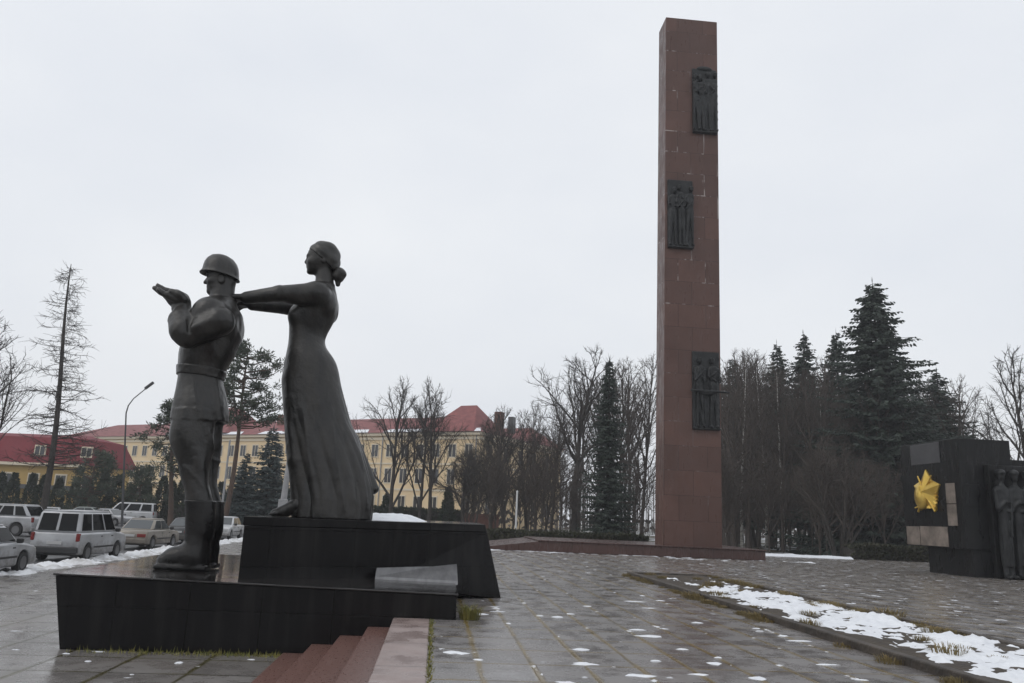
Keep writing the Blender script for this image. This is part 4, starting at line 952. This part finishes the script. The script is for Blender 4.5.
# ================================================================== hedges
def cone_fn(H, r):
    def f(R):
        t = R.rand() ** 1.25; a = R.uniform(0, 6.28); q = r * (1 - t) ** .75 * (1 + .2 * t) * sqrt(R.uniform(.55, 1)); o = np.array((cos(a), sin(a), .8))
        return np.array((q * cos(a), q * sin(a), .05 + H * .97 * t)), o
    return f
TH = [[('foliage', setmat(leafy(61 + i, cone_fn(4.2 + .25 * i, .85), 1900, .34, .075), M['thuja']))] for i in range(3)]
gth = 'clipped thuja columns behind the car park'
Rt = random.Random(9)
x = -50.0; i = 0
thl = 'one of the dark conical thujas in the row between car park and buildings'
while x < -13:
    tree('thuja', TH[i % 3], (x + Rt.uniform(-.1, .1), 88 + Rt.uniform(-.4, .4), -.6), Rt.uniform(.86, 1.12), Rt.uniform(0, 6), thl, 'shrub', gth); x += 1.0 if x > -30 else 1.5; i += 1
def box_fn(x0, x1, y0, y1, z0, z1):
    def f(R):
        p = np.array((R.uniform(x0, x1), R.uniform(y0, y1), R.uniform(z0, z1)))
        k = R.randint(3)
        if k == 0: p[1] = y0 + R.uniform(0, .15)
        elif k == 1: p[2] = z1 - R.uniform(0, .15) + .06 * sin(1.7 * p[0])
        return p, np.array((0, -.5, .6))
    return f
def hedge(x0, x1, y0, y1, z0, z1, n, seed, label, m='hedge', L=.22, w=.055):
    b = MB().box(x0 + .1, x1 - .1, y0 + .12, y1, z0, z1 - .1)
    o = thing('hedge', label, 'hedge', ((x0 + x1) / 2, (y0 + y1) / 2, z0)); of = np.array(o.location)
    b.v = [tuple(np.array(v) - of) for v in b.v]; b.build('inner_branches', M['bark'], o)
    me = leafy(seed, box_fn(x0, x1, y0, y1, z0, z1), n, L, w); me.transform(Matrix.Translation(-Vector(of))); link('foliage', me, M[m], o)
hedge(3.0, 13.6, 50.0, 51.2, 0, .72, 5200, 71, 'low clipped hedge strip at the plaza edge left of the stele')
hedge(25.2, 31.6, 46.4, 47.8, 0, .80, 3600, 72, 'low dark hedge between the snowy kerb and the memorial wall')
hedge(31.2, 36.5, 41.5, 43, 0, .85, 2600, 73, 'dark hedge end tucked in beside the memorial wall')
hedge(-13.5, 3.0, 82, 83.2, -.6, 1.9, 5200, 74, 'tall dark hedge under the bare trees right of the woman statue', 'thuja', .34, .08)
hedge(-25, -10, 79, 80, -.6, 1.3, 3600, 75, 'dark hedge crossing behind the statues at the back of the car park', 'thuja', .34, .08)
# conical little conifers before the hedge
tree('thuja', TH[1], (-4.8, 79, -.4), .82, 0, 'small conical conifer in front of the tall dark hedge, left one', 'shrub'); tree('thuja', TH[2], (1.2, 77, -.4), .95, 1, 'small conical conifer next to the round-crowned tree', 'shrub')
bw = thing('brick_wall', 'low dull red brick wall seen under the bare trees', 'wall', (-1, 90, -.6))
MB().box(-2.2, 8.2, 0, .4, 0, 2.2).build('wall_body', M['brick'], bw); MB().box(-2.3, 8.3, -.06, .46, 2.203, 2.35).build('coping', M['brick'], bw)

# ================================================================== poles
lamp = thing('street_lamp', 'tall street lamp with a curved arm behind the parked cars', 'street lamp', (-26.0, 70, -.6)); lamp.rotation_euler = (0, radians(-5), 0)
MB().tube([(0, 0, 0), (-.1, 0, 5), (-.2, 0, 9.6)], [.11, .085, .06], 8).build('pole', M['darkpole'], lamp)
MB().tube([(-.2, 0, 9.55), (-.05, 0, 10.2), (.35, 0, 10.8), (1.45, 0, 11.75)], [.06, .05, .045, .04], 6).build('arm', M['darkpole'], lamp)
b = MB().prism([(1.3, -.16, 11.55), (2.0, -.16, 12.1), (2.0, .16, 12.1), (1.3, .16, 11.55)], [(1.2, -.16, 11.72), (1.9, -.16, 12.27), (1.9, .16, 12.27), (1.2, .16, 11.72)]); bev(b.build('lamp_head', M['darkpole'], lamp), .05, 2)
pol = thing('concrete_pole', 'pale grey utility pole with a small box left of the woman statue', 'pole', (-7.9, 42, -.6))
MB().tube([(0, 0, 0), (.10, 0, 2.6), (.2, 0, 5.2)], [.20, .16, .12], 10).build('shaft', M['pole'], pol)
b = MB(); b.box(-.1, .35, -.32, -.14, 2.0, 2.6); bev(b.build('junction_box', M['pole'], pol), .02, 1)
b = MB(); b.box(-.02, .38, -.35, .1, 4.9, 5.25); bev(b.build('lamp_head', M['pole'], pol), .04, 1)
p2 = thing('metal_pole', 'thin grey pole seen right of the legs of the soldier statue', 'pole', (-16.0, 62, -.6))
MB().tube([(0, 0, 0), (0, 0, 7)], [.09, .07], 8).build('shaft', M['pole'], p2); MB().tube([(0, 0, 6.9), (.05, 0, 7.05)], [.10, .02], 8).build('cap', M['pole'], p2)
p3 = thing('white_post', 'slim white post before the hedge left of the stele', 'post', (5.9, 58, 0))
MB().tube([(0, 0, 0), (0, 0, 3.4)], [.075, .065], 8).build('shaft', M['white'], p3); MB().tube([(0, 0, 3.38), (0, 0, 3.5)], [.09, .05], 8).build('cap', M['white'], p3)

# ================================================================== cars
def car(name, label, loc, rz, L, Wd, H, paintm, hood, belt, cab, kind='sedan', glass='carglass', wr=.30, tail='tail'):
    """length along +y (front at +y). cab = (y of rear glass base, rear glass top, windscreen top, windscreen base)"""
    t = thing(name, label, 'car' if kind != 'van' else 'van', loc, rz, 'parked cars')
    h2, w2 = L / 2, Wd / 2; ax = L * .30; yf, yr = ax + .05, -ax
    def arch(yc):
        return [(yc + (wr + .07) * cos(a), wr + (wr + .07) * sin(a)) for a in np.linspace(-.35, pi + .35, 12)]
    rb, rt, ft, fb = cab
    lowr = [(-h2 + .06, .24)] ; arcs = arch(yr)[::-1] + arch(yf)[::-1]
    prof = [(-h2 + .05, .26)] + [(y, max(z, .22)) for y, z in arcs] + [(h2 - .06, .24), (h2, .42), (h2 - .03, hood - .18), (h2 - .22, hood - .05), (fb, belt)]
    if kind == 'sedan': prof += [(rb, belt), (-h2 + .10, belt - .02), (-h2 + .02, belt - .14), (-h2, .50)]
    else: prof += [(rb, belt), (-h2 + .03, belt - .06), (-h2, .52)]
    b = MB()
    cy, cz = 0, .6
    ins = [(y * .985, cz + (z - cz) * .94) for y, z in prof]
    n = len(prof); rings = [[(-w2, *q) for q in ins], [(-w2 + .07, *q) for q in prof], [(w2 - .07, *q) for q in prof], [(w2, *q) for q in ins]]
    b.v = [q for r in rings for q in r]
    for k in range(3):
        for i in range(n): b.f.append((k * n + i, k * n + (i + 1) % n, (k + 1) * n + (i + 1) % n, (k + 1) * n + i))
    b.f.append(tuple(range(n))); b.f.append(tuple(range(4 * n - 1, 3 * n - 1, -1)))
    # greenhouse
    wb, wt = w2 - .05, w2 - (.20 if kind == 'sedan' else .13)
    g0 = [(-wb, rb, belt - .02), (wb, rb, belt - .02), (wb, fb, belt - .02), (-wb, fb, belt - .02)]; g1 = [(-wt, rt, H - .04), (wt, rt, H - .04), (wt, ft, H - .04), (-wt, ft, H - .04)]
    cb = MB(); cb.prism(g0, g1); rr_ = [(-wt + .1, rt + .12, H), (wt - .1, rt + .12, H), (wt - .1, ft - .12, H), (-wt + .1, ft - .12, H)]; cb.prism([(x, y, H - .042) for x, y, z in g1], rr_)
    me = b.mesh('body'); bm = bmesh.new(); bm.from_mesh(me); bmesh.ops.triangulate(bm, faces=[f for f in bm.faces if len(f.verts) > 4]); bm.to_mesh(me); bm.free()
    ob = link('body', me, paintm, t); smooth(ob); me.set_sharp_from_angle(angle=radians(32)); bev(ob, .09, 3)
    oc = cb.build('cabin', paintm, t); smooth(oc); oc.data.set_sharp_from_angle(angle=radians(32)); bev(oc, .11, 4)
    MB().box(-w2 + .12, w2 - .12, -h2 + .3, h2 - .3, .20, .55).build('underbody', M['plastic'], t)
    G = M[glass]
    def panel(nm, q, u0, u1, v0, v1, m=G, off=.006):
        A, B_, C_, D_ = [np.array(p, float) for p in q]      # bottom-left, bottom-right, top-right, top-left
        f = lambda u, v: (A * (1 - u) + B_ * u) * (1 - v) + (D_ * (1 - u) + C_ * u) * v
        nrm = unit(np.cross(B_ - A, D_ - A)); pts = [f(u0, v0), f(u1, v0), f(u1, v1), f(u0, v1)]
        bb = MB().prism([p - nrm * .01 for p in pts], [p + nrm * off for p in pts]); return bb.build(nm, m, t)
    lf, rt_q = [g0[3], g0[0], g1[0], g1[3]], [g0[1], g0[2], g1[2], g1[1]]
    panel('windscreen', [g0[2], g0[3], g1[3], g1[2]], .06, .94, .10, .93)
    if kind == 'van':
        panel('rear_window', [g0[0], g0[1], g1[1], g1[0]], .08, .47, .10, .90); panel('rear_window', [g0[0], g0[1], g1[1], g1[0]], .53, .92, .10, .90)
    else: panel('rear_window', [g0[0], g0[1], g1[1], g1[0]], .08, .92, .12, .92)
    cuts = {'sedan': [(.07, .46), (.50, .92)], 'van': [(.05, .30), (.34, .64), (.68, .95)], 'suv': [(.06, .28), (.32, .60), (.64, .93)]}[kind]
    for u0, u1 in cuts:
        panel('side_window', rt_q, u0, u1, .12, .90); panel('side_window', lf, 1 - u1, 1 - u0, .12, .90)
    for yy in (yr, yf):
        for sx in (-1, 1):
            x0, x1 = (w2 - .20, w2 - .01) if sx > 0 else (-w2 + .01, -w2 + .20)
            wh = MB().disc((yy, wr), wr, x0, x1, 22).build('wheel', M['tyre'], t)
            xo = x1 if sx > 0 else x0
            r_ = MB().disc((yy, wr), wr * .62, *(sorted((xo, xo + sx * .012))), 16); 
            r_.build('rim', M['rim'], wh)
    for sx in (-1, 1):
        b = MB().box(sx * (w2 - .22) - .16, sx * (w2 - .22) + .16, h2 - .20, h2 - .005, hood - .27, hood - .12); bev(b.build('headlight', M['lens'], t), .02, 1)
        if kind == 'sedan': b = MB().box(sx * (w2 - .26) - .20, sx * (w2 - .26) + .20, -h2 - .012, -h2 + .1, belt - .32, belt - .17)
        else: b = MB().box(sx * (w2 - .07) - .06, sx * (w2 - .07) + .06, -h2 - .012, -h2 + .12, belt - .30, belt - .02)
        bev(b.build('tail_light', M[tail], t), .015, 1)
        b = MB().box(sx * (w2 + .06) - .09, sx * (w2 + .06) + .09, fb - .34, fb - .20, belt - .02, belt + .13); bev(b.build('mirror', M['plastic'], t), .03, 1)
        for yh in (-.35, .55): MB().box(*sorted((sx * (w2 + .004), sx * (w2 - .03))), yh, yh + .17, belt - .17, belt - .13).build('door_handle', M['plastic'], t)
    b = MB().box(-w2 + .02, w2 - .02, -h2 - .05, -h2 + .12, .28, .52); bev(b.build('rear_bumper', M['plastic'] if kind == 'van' else paintm, t), .04, 2)
    b = MB().box(-w2 + .02, w2 - .02, h2 - .14, h2 + .05, .26, .48); bev(b.build('front_bumper', M['plastic'] if kind == 'van' else paintm, t), .04, 2)
    pz = .60 if kind != 'sedan' else belt - .30
    MB().box(-.26, .26, -h2 - .02, -h2 + .02, pz, pz + .11).build('number_plate', M['plate'], t)
    MB().box(*(-w2 - .008, w2 + .008), -ax + wr + .12, ax - wr - .08, .46, .52).build('side_trim', M['plastic'], t)
    return t
ZC = ZL - .03
car('parked_car', 'silver sedan in the foreground at the left edge, nearest of the parked cars', (-13.05, 24.35, ZC), .02, 4.25, 1.68, 1.42, M['p_silver'], .84, .90, (-1.45, -.72, .42, 1.05))
car('parked_van', 'silver van with two dark rear windows, parked before the plinth', (-13.45, 32.4, ZC), -.03, 4.15, 1.72, 1.80, M['p_silver'], .98, 1.02, (-2.02, -1.88, .55, 1.22), 'van')
car('parked_car', 'dirty beige sedan parked in front of the silver van', (-14.05, 41.2, ZC), -.05, 4.2, 1.66, 1.42, M['p_beige'], .84, .90, (-1.40, -.75, .38, 1.0), 'sedan', 'carglass_pale')
car('parked_car', 'black sedan half hidden behind the boots of the soldier statue', (-13.9, 47.6, ZC), -.03, 4.3, 1.70, 1.42, M['p_black'], .84, .92, (-1.40, -.75, .40, 1.05), 'sedan', 'carglass_pale')
car('parked_car', 'white car seen in the gap between the soldier and the black block', (-14.0, 55.5, ZC), pi, 4.2, 1.68, 1.45, M['p_white'], .84, .90, (-1.5, -1.0, .40, 1.05), 'sedan', 'carglass_pale')
car('parked_car', 'silver off-roader with a red tail light behind the nearest sedan', (-24.6, 48.6, ZC), pi / 2 - .12, 4.5, 1.82, 1.75, M['p_silver'], 1.0, 1.08, (-2.05, -1.55, .30, 1.05), 'suv', wr=.35)
car('parked_car', 'white estate car behind the silver off-roader at the left edge', (-28.6, 57.6, ZC), -pi / 2 + .1, 4.5, 1.76, 1.55, M['p_white'], .88, .95, (-2.1, -1.75, .40, 1.10), 'suv', 'carglass_pale')
car('parked_car', 'pale car mostly hidden between the off-roader and the silver van', (-30.0, 66.0, ZC), .35, 4.0, 1.66, 1.44, M['p_white'], .84, .90, (-1.7, -1.3, .38, 1.0), 'sedan', 'carglass_pale')
car('parked_car', 'grey-green sedan whose roof shows above the silver van', (-32.2, 77.2, ZC), pi / 2 + .06, 4.6, 1.74, 1.45, M['p_green'], .86, .93, (-1.6, -.8, .42, 1.15), 'sedan', 'carglass_pale')
car('parked_car', 'small silver sedan below the white minibus', (-28.4, 73.4, ZC), -pi / 2 - .35, 4.2, 1.66, 1.42, M['p_silver'], .84, .90, (-1.45, -.75, .40, 1.05), 'sedan', 'carglass_pale')
car('parked_van', 'white minibus with three dark side windows at the back of the car park', (-30.2, 83.0, ZC), pi / 2 + .12, 4.7, 1.80, 2.0, M['p_white'], 1.05, 1.15, (-2.3, -2.2, 1.0, 1.75), 'van', wr=.32)

# ================================================================== planting bed with snow
kb = thing('bed_kerb', 'low weathered concrete kerb round the long snowy planting bed', 'kerb', (7.4, 14, 0))
o3 = np.array((7.4, 14, 0))
for q in ((6.10, 6.26, 2.0, 25.0), (8.72, 8.88, 2.0, 25.0), (6.262, 8.718, 24.84, 25.0)):
    b = MB(); b.box(q[0], q[1], q[2], q[3], -.05, .115); b.v = rel(b.v); bev(b.build('kerb_stone', M['kerb'], kb), .02, 2)
def hfield(name, x0, x1, y0, y1, step, fn, m, sm=True):
    nx = int((x1 - x0) / step); ny = int((y1 - y0) / step); b = MB(); xs = np.linspace(x0, x1, nx + 1); ys = np.linspace(y0, y1, ny + 1)
    b.v = [(x, y, fn(x, y)) for y in ys for x in xs]
    b.f = [(j * (nx + 1) + i, j * (nx + 1) + i + 1, (j + 1) * (nx + 1) + i + 1, (j + 1) * (nx + 1) + i) for j in range(ny) for i in range(nx)]
    o = link(name, b.raw(name), m)
    if sm: smooth(o)
    return o
N3 = lambda x, y, s_, o=0: noise.fractal(Vector((x * s_, y * s_, o)), 1.0, 2.0, 4)
tag(hfield('bed_soil', 6.2, 8.8, 2, 24.95, .12, lambda x, y: .075 + .03 * N3(x, y, 1.3) + .02 * N3(x, y, 5, 3), M['soil']), kind='structure')
def bedsnow(x, y):
    e = min(x - 6.25, 8.75 - x); far = .10 * max(0, (y - 18.5) / 6)
    return .088 + .062 * (N3(x, y, .9, 7) + .95 * N3(x, y, 2.7, 9) + .75 * N3(x, y, 7, 2)) + .005 - far * 1.0 - .07 * max(0, .35 - e) / .35 - (.06 if x < 6.8 else 0) * max(0, N3(x, y, .5, 2) + .5)
tag(hfield('snow', 6.27, 8.71, 2.05, 24.8, .055, bedsnow, M['snow']), 'patchy white snow lying in the long planting bed', 'snow', kind='stuff')
# rough snow bank along the car park, heap on the black block
def bank(x, y):
    u = (x + 12.35) / .95; return -.70 + max(0, 1 - u * u) * (.13 + .13 * N3(x, y, .7, 4) + .17 * N3(x, y, 2.4, 5) + .09 * N3(x, y, 7, 6))
tag(hfield('snow', -13.4, -11.3, 14, 62, .10, bank, M['dirty_snow']), 'rough bank of dirty ploughed snow between the car park and the pavement', 'snow', kind='stuff')
def heap(x, y):
    u = (x + .95) / .85; v = (y - 17.3) / 1.0; return 1.43 + max(0, 1 - u * u - v * v) * (.17 + .05 * N3(x, y, 3, 8)) + .012 * N3(x, y, 6, 1)
tag(hfield('snow', -1.85, -.05, 16.3, 18.3, .06, heap, M['snow']), 'small white snow heap on the black block behind the dress of the woman', 'snow', kind='stuff')
tag(hfield('snow', 16.9, 25.0, 46.0, 46.95, .10, lambda x, y: -.02 + .17 * max(0, 1 - ((y - 46.5) / .45) ** 2) * (1 + .3 * N3(x, y, 1.2, 2)), M['snow']), 'white strip of snow along the plaza edge right of the stele platform', 'snow', kind='stuff')
# small loose lumps of old snow on the paving and lower pavement
def lumps():
    R = np.random.RandomState(8); b = MB()
    for _ in range(60):
        if R.rand() < .78: x = R.uniform(.3, 6.0); y = 7.5 + 11 * R.rand() ** 1.7; z = 0; ln = R.uniform(.03, .12)
        else: x = R.uniform(-8, -2.4); y = R.uniform(10.6, 13.0); z = ZL; ln = R.uniform(.03, .07)
        if R.rand() < .55 and z == 0: x = round(x / .62) * .62 + R.normal(0, .03)
        n = 9; a0 = R.uniform(0, 6.28); rx, ry, hh = ln * R.uniform(.4, 2.4), ln * R.uniform(.25, 1.3), R.uniform(.004, .014)
        ring = [(x + rx * cos(2 * pi * k / n + a0) * R.uniform(.35, 1.25), y + ry * sin(2 * pi * k / n + a0) * R.uniform(.35, 1.25)) for k in range(n)]
        o = len(b.v); b.v += [(p_[0], p_[1], z + .001) for p_ in ring] + [(x + (p_[0] - x) * .62, y + (p_[1] - y) * .62, z + hh) for p_ in ring] + [(x, y, z + hh * 1.15)]
        b.f += [(o + k, o + (k + 1) % n, o + n + (k + 1) % n, o + n + k) for k in range(n)] + [(o + n + k, o + n + (k + 1) % n, o + 2 * n) for k in range(n)]
    return b.raw('snow')
tag(smooth(link('snow', lumps(), M['snow'])), 'scattered little lumps of old snow on the wet paving', 'snow', kind='stuff')

# ================================================================== grass tufts
def tuft_mesh(seed, n, H, sp):
    R = np.random.RandomState(seed); b = MB()
    for _ in range(n):
        a = R.uniform(0, 6.28); r = sp * sqrt(R.rand()); p = np.array((r * cos(a), r * sin(a), 0.)); h = H * R.uniform(.4, 1); o = np.array((cos(a), sin(a), 0)) * R.uniform(.2, .9) * h; s_ = np.array((-sin(a), cos(a), 0)) * .006
        m_ = p + o * .35 + np.array((0, 0, h * .65)); e = p + o + np.array((0, 0, h * R.uniform(.55, 1)))
        b.add([p - s_, p + s_, m_ + s_ * .8, m_ - s_ * .8, e], [(0, 1, 2, 3), (3, 2, 4)])
    return b.raw('grass_tuft')
tg = [tuft_mesh(81, 260, .30, .17), tuft_mesh(82, 150, .085, .20), tuft_mesh(83, 170, .16, .26)]
setmat(tg[0], M['moss_grass']); setmat(tg[1], M['straw']); setmat(tg[2], M['straw'])
def tuft(me, x, y, z, sc, label, group=None):
    o = bpy.data.objects.new('grass_tuft', me); C.objects.link(o); o.location = (x, y, z); o.scale = (sc, sc, sc); o.rotation_euler = (0, 0, x * 7 + y); tag(o, label, 'grass', group)
tuft(tg[0], .66, 13.25, 0, 1.0, 'bright yellow-green grass tuft growing at the right corner of the low plinth')
Rg = random.Random(12)
for k in range(100):
    e = Rg.choice([0, 0, 1, 2]); y = 4 + 21 * Rg.random() ** .8
    x = 6.04 + Rg.uniform(-.06, .02) if e == 0 else (8.66 + Rg.uniform(-.25, .12) if e == 1 else Rg.uniform(6.35, 8.6))
    tuft(tg[1 + k % 2], x, y, 0 if e == 0 else .07, Rg.uniform(.5, 1.15), 'one of the small dry yellow grass tufts along the kerb and in the snowy bed', 'dry tufts round the planting bed')
tuft(tg[2], 9.05, 15.6, 0, 1.5, 'yellow dry grass clump beyond the far kerb of the snowy bed')
def moss_strip():
    R = np.random.RandomState(4); b = MB()
    for _ in range(380):
        x = -5.4 + 3.2 * R.rand() ** .6; p = np.array((x, 13.05 - abs(R.normal(0, .09)), ZL)); h = R.uniform(.02, .07) * (1 if R.rand() < .8 else 1.7); s_ = np.array((.007, 0, 0)); b.add([p - s_, p + s_, p + np.array((R.normal(0, .03), R.normal(0, .03), h))], [(0, 1, 2)])
    for _ in range(500):
        p = np.array((.025 + abs(R.normal(0, .03)), R.uniform(6.5, 13), 0)); h = R.uniform(.01, .04); s_ = np.array((.007, 0, 0)); b.add([p - s_, p + s_, p + np.array((R.normal(0, .02), R.normal(0, .02), h))], [(0, 1, 2)])
    return b.raw('moss')
tag(link('moss', moss_strip(), M['moss_grass']), 'low moss and weeds along the foot of the plinth and the top kerb of the steps', 'moss', kind='stuff')

# ================================================================== damp air
hz = bpy.data.materials.new('haze'); hz.use_nodes = True; hz.node_tree.nodes.clear()
ho = hz.node_tree.nodes.new('ShaderNodeOutputMaterial'); hv_ = hz.node_tree.nodes.new('ShaderNodeVolumePrincipled')
hv_.inputs['Color'].default_value = (.88, .90, .94, 1); hv_.inputs['Density'].default_value = .0007; hv_.inputs['Anisotropy'].default_value = .2
hz.node_tree.links.new(hv_.outputs['Volume'], ho.inputs['Volume'])
hb = MB().box(-260, 260, -40, 260, -2.0, 42).build('haze', hz); tag(hb, 'thin damp winter haze', 'haze', kind='stuff')
S.cycles.volume_bounces = 1

# thin snow swept along the foot of the stele platform and behind it
tag(hfield('snow', 1.8, 19.0, 37.4, 39.4, .11, lambda x, y: -.05 + .075 * (N3(x * .35, y, 1.1, 4) + .5 * N3(x, y, 2.6, 6)) + .035 * max(0, (y - 37.6) / 1.8), M['snow']), 'thin patchy snow along the foot of the stele platform', 'snow', kind='stuff')
tag(hfield('snow', 2.2, 9.5, 46.2, 49.8, .14, lambda x, y: -.03 + .08 * (N3(x * .5, y, .9, 5) + .5 * N3(x, y, 2.4, 1)) + .03, M['dirty_snow']), 'grey slush and snow between the stele platform and the low hedge', 'snow', kind='stuff')
